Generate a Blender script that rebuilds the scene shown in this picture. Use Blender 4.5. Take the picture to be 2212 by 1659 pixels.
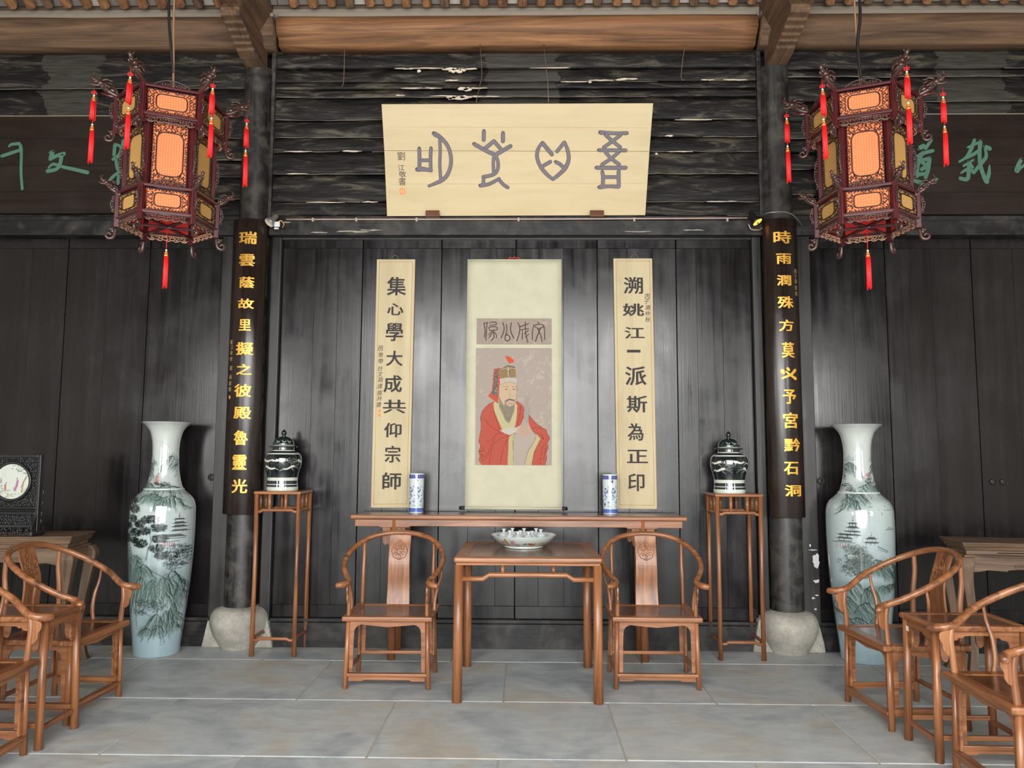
import bpy, bmesh, math, random
import numpy as np
from mathutils import Vector, Matrix, noise as mnoise

for o in list(bpy.data.objects):
    bpy.data.objects.remove(o, do_unlink=True)
SC = bpy.context.scene
COL = SC.collection
rnd = random.Random(7)
R_ = math.radians
PI = math.pi

# ------------------------------------------------------------------ camera
CAM = Vector((0.04, -6.08, 1.5))
_y, _p, _r = R_(1.0), R_(5.4), R_(0.28)
FW = Vector((-math.sin(_y) * math.cos(_p), math.cos(_y) * math.cos(_p), math.sin(_p)))
RT = FW.cross(Vector((0, 0, 1))).normalized()
UP = RT.cross(FW)
RT, UP = math.cos(_r) * RT + math.sin(_r) * UP, -math.sin(_r) * RT + math.cos(_r) * UP
cd = bpy.data.cameras.new('camera')
cd.sensor_width = 36.0
cd.lens = 1661.0 / 2212.0 * 36.0
cd.clip_start = 0.05
cam = bpy.data.objects.new('camera', cd)
COL.objects.link(cam)
cam.matrix_world = Matrix(((RT.x, UP.x, -FW.x, CAM.x), (RT.y, UP.y, -FW.y, CAM.y), (RT.z, UP.z, -FW.z, CAM.z), (0, 0, 0, 1)))
SC.camera = cam

# survey helpers: a measured direction of the photograph met with a real plane of the hall
def ray(px, py):
    return (px - 1106.0) / 1661.0 * RT - (py - 829.5) / 1661.0 * UP + FW
def aty(px, py, Y):
    r = ray(px, py)
    return CAM + r * ((Y - CAM.y) / r.y)
def atpl(px, py, p0, n):
    r = ray(px, py)
    return CAM + r * ((Vector(p0) - CAM).dot(n) / r.dot(n))

# ------------------------------------------------------------------ world, light, exposure
w = bpy.data.worlds.new('world')
SC.world = w
w.use_nodes = True
w.node_tree.nodes['Background'].inputs[0].default_value = (0.80, 0.90, 1.0, 1)
w.node_tree.nodes['Background'].inputs[1].default_value = 1.0
def area(name, loc, size, rot, power, col=(1, 1, 1)):
    l = bpy.data.lights.new(name, 'AREA')
    l.shape = 'RECTANGLE'
    l.size, l.size_y = size
    l.energy = power
    l.color = col
    o = bpy.data.objects.new(name, l)
    COL.objects.link(o)
    o.location = loc
    o.rotation_euler = rot
    return o
area('daylight_door', (0, -7.72, 2.2), (5.6, 3.8), (R_(70), 0, 0), 500, (1.0, 0.985, 0.955))
area('daylight_window', (-4.9, -7.66, 2.1), (1.1, 2.2), (R_(78), 0, R_(-6)), 80, (1.0, 0.985, 0.955))
area('daylight_window', (4.9, -7.66, 2.1), (1.1, 2.2), (R_(78), 0, R_(6)), 80, (1.0, 0.985, 0.955))
SC.view_settings.view_transform = 'Standard'
SC.view_settings.look = 'None'
SC.view_settings.gamma = 1.0
SC.view_settings.use_curve_mapping = False
SC.view_settings.exposure = 0.92
SC.cycles.max_bounces = 7
SC.cycles.diffuse_bounces = 4
SC.cycles.glossy_bounces = 3
SC.cycles.sample_clamp_indirect = 6
SC.cycles.blur_glossy = 0.6

# ------------------------------------------------------------------ materials
def lin(c):
    return tuple(((v / 255.0) / 12.92 if v / 255.0 <= 0.04045 else ((v / 255.0 + 0.055) / 1.055) ** 2.4) for v in c)
MAT = {}
def newmat(name):
    m = bpy.data.materials.new(name)
    m.use_nodes = True
    nt = m.node_tree
    b = nt.nodes['Principled BSDF']
    MAT[name] = m
    return m, nt, b
def node(nt, t, **kw):
    n = nt.nodes.new(t)
    for k, v in kw.items():
        if k.startswith('i_'):
            k2 = k[2:]
            n.inputs[int(k2) if k2.isdigit() else k2.replace('_', ' ')].default_value = v
        else:
            setattr(n, k, v)
    return n
def ramp(nt, fac, stops):
    r = nt.nodes.new('ShaderNodeValToRGB')
    el = r.color_ramp.elements
    while len(el) < len(stops):
        el.new(0.5)
    for e, (p, c) in zip(el, stops):
        e.position = p
        e.color = (*c, 1) if len(c) == 3 else c
    nt.links.new(fac, r.inputs[0])
    return r.outputs[0]
def coords(nt, scale, world=False, rand=True):
    if world:
        g = nt.nodes.new('ShaderNodeNewGeometry')
        src = g.outputs['Position']
    else:
        src = nt.nodes.new('ShaderNodeTexCoord').outputs['Object']
    if rand:
        oi = nt.nodes.new('ShaderNodeObjectInfo')
        mu = node(nt, 'ShaderNodeMath', operation='MULTIPLY', i_1=37.0)
        nt.links.new(oi.outputs['Random'], mu.inputs[0])
        ad = node(nt, 'ShaderNodeVectorMath', operation='ADD')
        nt.links.new(src, ad.inputs[0])
        nt.links.new(mu.outputs[0], ad.inputs[1])
        src = ad.outputs[0]
    mp = nt.nodes.new('ShaderNodeMapping')
    mp.inputs['Scale'].default_value = scale
    nt.links.new(src, mp.inputs[0])
    return mp.outputs[0]
def noisetex(nt, vec, scale, detail=4, rough=0.55, dist=0.0):
    n = node(nt, 'ShaderNodeTexNoise', i_Scale=scale, i_Detail=detail, i_Roughness=rough, i_Distortion=dist)
    nt.links.new(vec, n.inputs['Vector'])
    return n.outputs['Fac']
def mix(nt, fac, a, b, blend='MIX'):
    m = nt.nodes.new('ShaderNodeMix')
    m.data_type = 'RGBA'
    m.blend_type = blend
    for s, v in ((0, fac), (6, a), (7, b)):
        if isinstance(v, (int, float)):
            m.inputs[s].default_value = v
        elif isinstance(v, tuple):
            m.inputs[s].default_value = (*v, 1)
        else:
            nt.links.new(v, m.inputs[s])
    return m.outputs[2]
def bump(nt, b, h, strength, dist=0.002):
    bp = node(nt, 'ShaderNodeBump', i_Strength=strength, i_Distance=dist)
    nt.links.new(h, bp.inputs['Height'])
    nt.links.new(bp.outputs[0], b.inputs['Normal'])
def mrange(nt, v, a, b_):
    m = node(nt, 'ShaderNodeMapRange', i_1=0.3, i_2=0.7, i_3=a, i_4=b_)
    nt.links.new(v, m.inputs[0])
    return m.outputs[0]
def plain(name, c, rough=0.5, metal=0.0, spec=0.5, coat=0.0, emis=None):
    m, nt, b = newmat(name)
    b.inputs['Base Color'].default_value = (*lin(c), 1)
    b.inputs['Roughness'].default_value = rough
    b.inputs['Metallic'].default_value = metal
    b.inputs['Specular IOR Level'].default_value = spec
    b.inputs['Coat Weight'].default_value = coat
    v = coords(nt, (1, 1, 1))
    n = noisetex(nt, v, 9, 4)
    d = tuple(x * 0.9 for x in lin(c))
    nt.links.new(ramp(nt, n, [(0.3, d), (0.65, lin(c))]), b.inputs['Base Color'])
    if emis:
        b.inputs['Emission Color'].default_value = (*lin(emis[0]), 1)
        b.inputs['Emission Strength'].default_value = emis[1]
    return m
def wood(name, axis, cols, rough=0.38, sc=1.0, coat=0.0, bmp=0.15, world=False):
    m, nt, b = newmat(name)
    s = [16 * sc, 16 * sc, 16 * sc]
    s['xyz'.index(axis)] = 1.1 * sc
    v = coords(nt, tuple(s), world)
    n1 = noisetex(nt, v, 1.0, 5, 0.6, 1.4)
    s2 = [90 * sc] * 3
    s2['xyz'.index(axis)] = 2.5 * sc
    n2 = noisetex(nt, coords(nt, tuple(s2), world), 1.0, 3, 0.6, 0.4)
    c = ramp(nt, n1, [(0.28, lin(cols[0])), (0.48, lin(cols[1])), (0.72, lin(cols[2]))])
    c = mix(nt, 0.35, c, ramp(nt, n2, [(0.3, (0.45, 0.4, 0.38)), (0.6, (1, 1, 1))]), 'MULTIPLY')
    nt.links.new(c, b.inputs['Base Color'])
    b.inputs['Roughness'].default_value = rough
    b.inputs['Coat Weight'].default_value = coat
    b.inputs['Coat Roughness'].default_value = 0.15
    bump(nt, b, n2, bmp, 0.001)
    return m
RW = ((84, 50, 30), (132, 84, 52), (164, 110, 70))
RW2 = ((64, 38, 26), (96, 58, 38), (122, 78, 52))
for a in 'xyz':
    wood('rosewood_' + a, a, RW, 0.36, coat=0.12)
    wood('rosewood_dark_' + a, a, RW2, 0.26, coat=0.3)
    wood('old_wood_' + a, a, ((66, 50, 38), (100, 78, 60), (126, 102, 80)), 0.6)
    wood('beam_' + a, a, ((70, 46, 30), (128, 88, 56), (166, 120, 78)), 0.7, sc=0.7, bmp=0.5)
    wood('beam_grey_' + a, a, ((60, 46, 36), (98, 74, 54), (126, 98, 72)), 0.75, sc=0.8, bmp=0.5)
def lacquer(name, axis, c0, c1, r0, r1, dust, bmp=0.25, spec=0.5, sc=2.2):
    m, nt, b = newmat(name)
    s = [14, 14, 14]
    s['xyz'.index(axis)] = 0.7
    v = coords(nt, tuple(s))
    n = noisetex(nt, v, 1.0, 6, 0.62, 0.6)
    s2 = [70, 70, 70]
    s2['xyz'.index(axis)] = 1.6
    n2 = noisetex(nt, coords(nt, tuple(s2)), 1.0, 4, 0.6, 0.3)
    big = noisetex(nt, coords(nt, (1, 1, 1)), sc, 5, 0.6, 0.5)
    c = ramp(nt, n, [(0.35, lin(c0)), (0.7, lin(c1))])
    c = mix(nt, ramp(nt, big, [(0.45, (0, 0, 0)), (0.75, (dust, dust, dust))]), c, lin((96, 92, 84)))
    nt.links.new(c, b.inputs['Base Color'])
    rr = node(nt, 'ShaderNodeMath', operation='ADD')
    nt.links.new(mrange(nt, n, r0, r1), rr.inputs[0])
    nt.links.new(mrange(nt, big, -0.05, 0.1), rr.inputs[1])
    nt.links.new(rr.outputs[0], b.inputs['Roughness'])
    b.inputs['Specular IOR Level'].default_value = spec
    bump(nt, b, n2, bmp, 0.0012)
    return m
lacquer('door_lacquer', 'z', (17, 15, 16), (27, 24, 25), 0.16, 0.27, 0.02)
lacquer('frame_lacquer', 'z', (20, 19, 20), (42, 39, 38), 0.3, 0.5, 0.2)
lacquer('rail_lacquer', 'x', (15, 15, 17), (36, 35, 36), 0.36, 0.6, 0.45, 0.6, spec=0.35, sc=6)
lacquer('column_lacquer', 'z', (18, 17, 17), (50, 48, 45), 0.34, 0.6, 0.55, 0.8, sc=9)
lacquer('couplet_lacquer', 'z', (24, 16, 13), (40, 28, 23), 0.16, 0.3, 0.05, 0.1)
lacquer('sign_dark', 'x', (27, 18, 14), (40, 28, 22), 0.42, 0.55, 0.06, spec=0.3)
lacquer('ebony', 'x', (16, 16, 18), (34, 34, 36), 0.3, 0.45, 0.15)
plain('ebony_highlight', (58, 58, 60), 0.35)  # ebony lightened so the fretwork's grey highlights sit in its colour

# upper wall: old black paint worn to grey, with one squarish lighter repaint per bay
m, nt, b = newmat('plank_paint')
v = coords(nt, (1.3, 9, 8), rand=False, world=True)
n1 = noisetex(nt, v, 1.6, 9, 0.72, 1.0)
n2 = noisetex(nt, coords(nt, (5, 30, 60), rand=False, world=True), 1.0, 5, 0.6, 0.5)
c = ramp(nt, n1, [(0.42, lin((12, 11, 11))), (0.53, lin((34, 31, 29))), (0.64, lin((86, 79, 68)))])
g = nt.nodes.new('ShaderNodeNewGeometry')
sx = nt.nodes.new('ShaderNodeSeparateXYZ')
nt.links.new(g.outputs['Position'], sx.inputs[0])
wob = node(nt, 'ShaderNodeMath', operation='MULTIPLY_ADD', i_1=0.35, i_2=-0.17)
nt.links.new(noisetex(nt, coords(nt, (2, 2, 4), rand=False, world=True), 1.6, 3, 0.55), wob.inputs[0])
xx = node(nt, 'ShaderNodeMath', operation='ADD')
nt.links.new(sx.outputs[0], xx.inputs[0])
nt.links.new(wob.outputs[0], xx.inputs[1])
tot = None
for cx_, hw in ((0.02, 0.30), (-3.8, 0.24), (3.75, 0.30)):
    cmp_ = node(nt, 'ShaderNodeMath', operation='COMPARE', i_1=cx_, i_2=hw)
    nt.links.new(xx.outputs[0], cmp_.inputs[0])
    if tot is None:
        tot = cmp_.outputs[0]
    else:
        ad = node(nt, 'ShaderNodeMath', operation='ADD')
        nt.links.new(tot, ad.inputs[0])
        nt.links.new(cmp_.outputs[0], ad.inputs[1])
        tot = ad.outputs[0]
zc = node(nt, 'ShaderNodeMath', operation='GREATER_THAN', i_1=4.05)
nt.links.new(sx.outputs[2], zc.inputs[0])
mm = node(nt, 'ShaderNodeMath', operation='MULTIPLY')
nt.links.new(tot, mm.inputs[0])
nt.links.new(zc.outputs[0], mm.inputs[1])
c = mix(nt, mm.outputs[0], c, ramp(nt, n2, [(0.3, lin((44, 42, 39))), (0.7, lin((72, 69, 63)))]))
nt.links.new(c, b.inputs['Base Color'])
b.inputs['Roughness'].default_value = 0.55
b.inputs['Specular IOR Level'].default_value = 0.3
bump(nt, b, mix(nt, 0.5, n1, n2), 1.0, 0.010)

plain('peeled', (216, 200, 180), 0.8)
plain('dust_edge', (150, 142, 128), 0.8)
plain('gap_dark', (10, 9, 9), 0.9)
plain('plaster', (188, 180, 168), 0.9)
plain('plaster_dim', (140, 130, 116), 0.9)
plain('brick_grey', (120, 114, 108), 0.9)
plain('brick_dark', (72, 66, 64), 0.9)
plain('brick_pale', (176, 168, 158), 0.9)
plain('wall_white', (205, 198, 186), 0.9)
plain('roof_board', (112, 96, 80), 0.9)
plain('gold', (232, 176, 72), 0.38, 0.35)
plain('gold_dim', (150, 124, 78), 0.5, 0.2)
plain('ink', (38, 30, 30), 0.7)
plain('ink_grey', (104, 98, 104), 0.7)
plain('ink_brown', (70, 58, 48), 0.8)
plain('green_paint', (76, 118, 98), 0.6)
plain('seal_orange', (214, 134, 62), 0.7)
plain('seal_rust', (176, 112, 74), 0.7)
plain('red_silk', (215, 26, 28), 0.55)
plain('red_cloth', (232, 58, 48), 0.75)
plain('cap_gold', (236, 178, 90), 0.35, 0.5)
plain('bead', (240, 228, 215), 0.25)
plain('trim_pale_wood', (196, 150, 122), 0.7)
plain('lantern_wood', (74, 26, 30), 0.24, coat=0.5)
plain('lantern_fret', (40, 16, 14), 0.45)
plain('lantern_brown', (66, 42, 36), 0.3, coat=0.3)
plain('rope', (142, 110, 76), 0.9)
plain('cable', (22, 21, 22), 0.5)
plain('wire', (120, 100, 80), 0.6)
plain('steel', (150, 148, 142), 0.35, 0.6)
plain('white_plastic', (235, 235, 235), 0.4)
plain('black_plastic', (20, 20, 22), 0.4)
plain('iron', (62, 60, 56), 0.5, 0.6)
plain('lamp_face', (225, 215, 200), 0.3)
plain('lamp_glow', (255, 170, 70), 0.4, emis=((255, 160, 60), 1.6))
plain('white_china', (186, 194, 196), 0.15, coat=0.6)
plain('silk_mount', (180, 177, 153), 0.85)
plain('label_white', (232, 228, 218), 0.7)
plain('pipe', (168, 148, 136), 0.5)
plain('scuff', (190, 190, 192), 0.5)

def board_paint(name, c0, c1, stain, axis):
    m, nt, b = newmat(name)
    s = [9, 9, 9]
    s['xyz'.index(axis)] = 0.8
    n = noisetex(nt, coords(nt, tuple(s)), 1.0, 5, 0.6, 0.5)
    c = ramp(nt, n, [(0.3, lin(c0)), (0.7, lin(c1))])
    s = [5, 5, 5]
    s['xyz'.index(axis)] = 1.3
    n2 = noisetex(nt, coords(nt, tuple(s)), 1.3, 4, 0.6)
    c = mix(nt, ramp(nt, n2, [(0.52, (0, 0, 0)), (0.75, (0.6, 0.6, 0.6))]), c, lin(stain))
    nt.links.new(c, b.inputs['Base Color'])
    b.inputs['Roughness'].default_value = 0.6
    return m
board_paint('cream_sign', (184, 166, 128), (194, 176, 138), (176, 156, 116), 'x')
board_paint('cream_board', (168, 153, 118), (182, 167, 132), (150, 128, 92), 'z')

# slate floor
m, nt, b = newmat('slate')
v = coords(nt, (1, 1, 1))
big = noisetex(nt, v, 1.5, 5, 0.6, 0.9)
med = noisetex(nt, coords(nt, (3, 7, 3)), 2.0, 6, 0.65, 0.4)
fine = noisetex(nt, coords(nt, (60, 60, 60)), 1.0, 4, 0.7)
c = ramp(nt, big, [(0.34, lin((150, 156, 160))), (0.5, lin((176, 180, 180))), (0.66, lin((174, 168, 158)))])
c = mix(nt, 0.55, c, ramp(nt, med, [(0.3, (0.62, 0.66, 0.70)), (0.7, (1.12, 1.12, 1.10))]), 'MULTIPLY')
c = mix(nt, ramp(nt, fine, [(0.60, (0, 0, 0)), (0.74, (0.5, 0.5, 0.5))]), c, lin((205, 205, 200)))
nt.links.new(c, b.inputs['Base Color'])
nt.links.new(mrange(nt, med, 0.42, 0.62), b.inputs['Roughness'])
bump(nt, b, mix(nt, 0.5, med, fine), 0.35, 0.004)
plain('joint', (168, 160, 150), 0.9)
# rough stone plinth
m, nt, b = newmat('plinth_stone')
n1 = noisetex(nt, coords(nt, (1, 1, 1)), 6, 6, 0.65)
n2 = noisetex(nt, coords(nt, (1, 1, 1)), 55, 5, 0.7)
c = ramp(nt, n1, [(0.3, lin((140, 138, 130))), (0.7, lin((186, 180, 168)))])
c = mix(nt, 0.5, c, ramp(nt, n2, [(0.35, (0.6, 0.6, 0.6)), (0.65, (1, 1, 1))]), 'MULTIPLY')
nt.links.new(c, b.inputs['Base Color'])
b.inputs['Roughness'].default_value = 0.85
bump(nt, b, n2, 0.6, 0.006)
# lantern silk with a small woven diamond pattern
def silk(name, c0, c1):
    m, nt, b = newmat(name)
    tc = nt.nodes.new('ShaderNodeTexCoord')
    mp = node(nt, 'ShaderNodeMapping')
    mp.inputs['Rotation'].default_value = (0, R_(45), 0)
    nt.links.new(tc.outputs['Object'], mp.inputs[0])
    ck = node(nt, 'ShaderNodeTexChecker', i_Scale=95.0)
    ck.inputs[1].default_value = (*lin(c0), 1)
    ck.inputs[2].default_value = (*lin(c1), 1)
    nt.links.new(mp.outputs[0], ck.inputs[0])
    nt.links.new(ck.outputs[0], b.inputs['Base Color'])
    b.inputs['Roughness'].default_value = 0.8
    return m
silk('silk_orange_sheen', (218, 126, 78), (202, 104, 60))  # same silk all round; its sheen is coloured into front and back panels
silk('silk_tan', (188, 144, 80), (166, 124, 66))
# painted china / paper: colour comes from the painted decoration stored on the surface
def painted(name, rough, coat, spec=0.5, tone=0.66):
    m, nt, b = newmat(name)
    at = node(nt, 'ShaderNodeAttribute', attribute_name='paint')
    nt.links.new(mix(nt, 1.0, at.outputs['Color'], (tone, tone, tone), 'MULTIPLY'), b.inputs['Base Color'])
    b.inputs['Roughness'].default_value = rough
    b.inputs['Coat Weight'].default_value = coat
    b.inputs['Coat Roughness'].default_value = 0.03
    b.inputs['Specular IOR Level'].default_value = spec
painted('painted_china', 0.14, 1.0)
painted('painted_paper', 0.9, 0.0, 0.2, 0.62)

# ------------------------------------------------------------------ mesh helpers
class MB:
    def __init__(s):
        s.v = []
        s.f = []
        s.sm = []
    def add(s, vs, fs, smooth=False):
        k = len(s.v)
        s.v.extend([tuple(p) for p in vs])
        s.f.extend([tuple(i + k for i in f) for f in fs])
        s.sm.extend([smooth] * len(fs))
        return s
    def box(s, x0, x1, y0, y1, z0, z1):
        return s.add([(x0, y0, z0), (x1, y0, z0), (x1, y1, z0), (x0, y1, z0), (x0, y0, z1), (x1, y0, z1), (x1, y1, z1), (x0, y1, z1)],
                     [(0, 3, 2, 1), (4, 5, 6, 7), (0, 1, 5, 4), (1, 2, 6, 5), (2, 3, 7, 6), (3, 0, 4, 7)])
    def prism(s, poly, axis, a, b_):
        """poly = 2D outline; axis 'y': (x,z) extruded in y; 'x': (y,z); 'z': (x,y)"""
        def P(p, t):
            return {'y': (p[0], t, p[1]), 'x': (t, p[0], p[1]), 'z': (p[0], p[1], t)}[axis]
        n = len(poly)
        ar = sum(poly[i][0] * poly[(i + 1) % n][1] - poly[(i + 1) % n][0] * poly[i][1] for i in range(n))
        if (ar < 0) != (axis == 'y'):
            poly = poly[::-1]
        vs = [P(p, a) for p in poly] + [P(p, b_) for p in poly]
        fs = [tuple(range(n))[::-1], tuple(range(n, 2 * n))]
        fs += [(i, (i + 1) % n, n + (i + 1) % n, n + i) for i in range(n)]
        return s.add(vs, fs)
    def tube(s, pts, r, n=8, sm=0, caps=True, sy=1.0):
        pts = [Vector(p) for p in pts]
        rs = list(r) if hasattr(r, '__len__') else [r] * len(pts)
        if sm:
            pts, rs = catmull(pts, rs, sm)
        m_ = len(pts)
        vs = []
        t0 = (pts[1] - pts[0]).normalized()
        ref = Vector((0, 0, 1)) if abs(t0.z) < 0.9 else Vector((0, 1, 0))
        u = t0.cross(ref).normalized()
        for i in range(m_):
            t = (pts[min(i + 1, m_ - 1)] - pts[max(i - 1, 0)]).normalized()
            u = (u - t * u.dot(t)).normalized()
            v_ = t.cross(u)
            for k in range(n):
                a = 2 * PI * k / n
                vs.append(pts[i] + (u * math.cos(a) + v_ * math.sin(a) * sy) * rs[i])
        fs = [(i * n + k, i * n + (k + 1) % n, (i + 1) * n + (k + 1) % n, (i + 1) * n + k) for i in range(m_ - 1) for k in range(n)]
        s.add(vs, fs, True)
        if caps:
            b0 = len(s.v) - m_ * n
            s.f += [tuple(b0 + k for k in range(n))[::-1], tuple(b0 + (m_ - 1) * n + k for k in range(n))]
            s.sm += [False, False]
        return s
    def lathe(s, prof, n=32, c=(0, 0, 0), cap=False):
        m_ = len(prof)
        vs = [(c[0] + r * math.cos(2 * PI * k / n), c[1] + r * math.sin(2 * PI * k / n), c[2] + z) for r, z in prof for k in range(n)]
        fs = [(i * n + k, i * n + (k + 1) % n, (i + 1) * n + (k + 1) % n, (i + 1) * n + k) for i in range(m_ - 1) for k in range(n)]
        return s.add(vs, fs, True)
    def ball(s, c, r, n=8, sc=(1, 1, 1)):
        vs = [(c[0], c[1], c[2] - r * sc[2])]
        h = n // 2
        for i in range(1, h):
            a = -PI / 2 + PI * i / h
            for k in range(n):
                b_ = 2 * PI * k / n
                vs.append((c[0] + r * sc[0] * math.cos(a) * math.cos(b_), c[1] + r * sc[1] * math.cos(a) * math.sin(b_), c[2] + r * sc[2] * math.sin(a)))
        vs.append((c[0], c[1], c[2] + r * sc[2]))
        fs = [(0, 1 + (k + 1) % n, 1 + k) for k in range(n)]
        for i in range(h - 2):
            fs += [(1 + i * n + k, 1 + i * n + (k + 1) % n, 1 + (i + 1) * n + (k + 1) % n, 1 + (i + 1) * n + k) for k in range(n)]
        L = len(vs) - 1
        fs += [(L, 1 + (h - 2) * n + k, 1 + (h - 2) * n + (k + 1) % n) for k in range(n)]
        return s.add(vs, fs, True)
    def xf(s, M, k0=0):
        s.v[k0:] = [tuple(M @ Vector(p)) for p in s.v[k0:]]
        return s
    def mesh(s, name):
        me = bpy.data.meshes.new(name)
        me.from_pydata(s.v, [], s.f)
        me.polygons.foreach_set('use_smooth', s.sm)
        me.update()
        return me
    def build(s, name, mat, parent=None, bevel=0, loc=None, rot=None, seg=2):
        me = s.mesh(name)
        if mat:
            me.materials.append(MAT[mat])
        return link(name, me, parent, bevel, loc, rot, seg)
def link(name, me, parent=None, bevel=0, loc=None, rot=None, seg=2):
    o = bpy.data.objects.new(name, me)
    COL.objects.link(o)
    o.parent = parent
    if loc is not None:
        o.location = loc
    if rot is not None:
        o.rotation_euler = rot
    if bevel:
        md = o.modifiers.new('bevel', 'BEVEL')
        md.width = bevel
        md.segments = seg
        md.limit_method = 'ANGLE'
        md.angle_limit = R_(40)
    return o
def catmull(pts, rs, k):
    P, R2 = [], []
    n = len(pts)
    for i in range(n - 1):
        p0, p1, p2, p3 = pts[max(i - 1, 0)], pts[i], pts[i + 1], pts[min(i + 2, n - 1)]
        for j in range(k):
            t = j / k
            P.append(0.5 * ((2 * p1) + (p2 - p0) * t + (2 * p0 - 5 * p1 + 4 * p2 - p3) * t * t + (3 * p1 - p0 - 3 * p2 + p3) * t ** 3))
            R2.append(rs[i] * (1 - t) + rs[i + 1] * t)
    P.append(pts[-1])
    R2.append(rs[-1])
    return P, R2
def tag(o, label=None, cat=None, group=None, kind=None):
    if label: o['label'] = label
    if cat: o['category'] = cat
    if group: o['group'] = group
    if kind: o['kind'] = kind
    return o
def thing(name, loc, label, cat, group=None, rz=0):
    o = bpy.data.objects.new(name, None)
    o.empty_display_size = 0.1
    COL.objects.link(o)
    o.location = loc
    o.rotation_euler = (0, 0, rz)
    return tag(o, label, cat, group)
def struct(name):
    o = bpy.data.objects.new(name, None)
    COL.objects.link(o)
    o['kind'] = 'structure'
    return o
def kids(o):
    return [c for c in bpy.data.objects if c.parent is o]
def dup(root, loc, rz, label, group=None):
    def cp(o, par):
        c = o.copy()
        COL.objects.link(c)
        c.parent = par
        for ch in KID.get(o.name, []):
            cp(ch, c)
        return c
    KID = {}
    for o in bpy.data.objects:
        if o.parent:
            KID.setdefault(o.parent.name, []).append(o)
    r = cp(root, None)
    r.location = loc
    r.rotation_euler = (0, 0, rz)
    r['label'] = label
    if group:
        r['group'] = group
    return r

# ------------------------------------------------------------------ glyphs and brush strokes
GL = {}
def glyph(ch, bold=0.0, depth=0.01):
    k = (ch, bold)
    if k in GL:
        return GL[k]
    cu = bpy.data.curves.new('t', 'FONT')
    cu.body = ch
    cu.size = 1
    cu.extrude = depth
    cu.offset = bold
    cu.resolution_u = 3
    ob = bpy.data.objects.new('t', cu)
    COL.objects.link(ob)
    dg = bpy.context.evaluated_depsgraph_get()
    me = bpy.data.meshes.new_from_object(ob.evaluated_get(dg))
    vs = np.array([v.co[:] for v in me.vertices])
    fs = [tuple(p.vertices) for p in me.polygons]
    bpy.data.objects.remove(ob)
    bpy.data.meshes.remove(me)
    if len(vs):
        for a in (0, 1):
            lo, hi = vs[:, a].min(), vs[:, a].max()
            vs[:, a] = (vs[:, a] - lo) / (hi - lo) - 0.5
        vs[:, 2] /= max(1e-6, np.abs(vs[:, 2]).max())
    GL[k] = (vs, fs)
    return GL[k]
def char(ch, cx, cz, w_, h, y, mat, parent, depth=0.003, bold=0.012, curve=None, shear=0.0):
    """a character standing in the XZ plane at depth y, facing -Y"""
    vs, fs = glyph(ch, 0.0)
    x = cx + vs[:, 0] * w_ * (1 - bold) + shear * vs[:, 1] * h
    z = cz + vs[:, 1] * h * (1 - bold)
    yy = y - depth - vs[:, 2] * depth
    mb = MB()
    bo = bold * .5
    for i, (sx, sz) in enumerate(((0, 0), (1, .3), (-1, -.3), (.3, -.6), (-.3, .6), (.8, -.5), (-.8, .5)) if bold > .008 else ((0, 0),)):
        mb.add(np.stack([x + sx * bo * w_, yy - i * .00008, z + sz * bo * h], 1).tolist(), fs)
    me = mb.mesh('character')
    if curve:
        ax, ay, rad = curve
        bm = bmesh.new()
        bm.from_mesh(me)
        for _ in range(3):
            es = [e for e in bm.edges if e.calc_length() > 0.02]
            if es:
                bmesh.ops.subdivide_edges(bm, edges=es, cuts=1)
                bmesh.ops.triangulate(bm, faces=[f for f in bm.faces if len(f.verts) > 4])
        for v_ in bm.verts:
            rr = rad + (y - v_.co.y)
            a = (v_.co.x - ax) / rad
            v_.co.x = ax + rr * math.sin(a)
            v_.co.y = ay - rr * math.cos(a)
        bm.to_mesh(me)
        bm.free()
    me.materials.append(MAT[mat])
    return link('character', me, parent)
def strokes(mb, lines, mapf, wpx, n, depth=0.003, jit=0.0004):
    """lines: list of (points, width or widths) in measured units; mapf gives the 3D point; n = outward normal"""
    n = Vector(n).normalized()
    k = 0
    for pts, wd in lines:
        P = [Vector(mapf(*p)) for p in pts]
        W = list(wd) if hasattr(wd, '__len__') else [wd] * len(pts)
        if len(P) > 2:
            P, W = catmull(P, W, 5)
        k += 1
        off = n * (depth + (k % 5) * jit)
        L, Rr = [], []
        for i, p in enumerate(P):
            t = (P[min(i + 1, len(P) - 1)] - P[max(i - 1, 0)]).normalized()
            s_ = n.cross(t).normalized()
            hw = W[i] * wpx / 2
            L.append(p + s_ * hw + off)
            Rr.append(p - s_ * hw + off)
        t0 = (P[0] - P[1]).normalized()
        t1 = (P[-1] - P[-2]).normalized()
        def cap(c, t, hw):
            s_ = n.cross(t).normalized()
            return [c + off + (t * math.sin(a) + s_ * math.cos(a)) * hw for a in [PI * q / 6 for q in range(1, 6)]]
        out = L + cap(P[-1], t1, W[-1] * wpx / 2) + Rr[::-1] + cap(P[0], t0, W[0] * wpx / 2)
        m_ = len(L)
        c1 = cap(P[-1], t1, W[-1] * wpx / 2)
        c0 = cap(P[0], t0, W[0] * wpx / 2)
        vs = L + Rr
        fs = [(i, i + 1, m_ + i + 1, m_ + i) for i in range(m_ - 1)]
        back = [v_ - n * depth for v_ in vs]
        q = len(vs)
        vs2 = vs + back
        fs += [(i, q + i, q + i + 1, i + 1) for i in range(m_ - 1)] + [(m_ + i, m_ + i + 1, q + m_ + i + 1, q + m_ + i) for i in range(m_ - 1)]
        mb.add(vs2, fs)
        for c_, a_, b_ in ((c1, m_ - 1, 2 * m_ - 1), (c0, 0, m_)):
            mb.add([vs[a_]] + c_ + [vs[b_]], [tuple(range(7))])
    return mb

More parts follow.
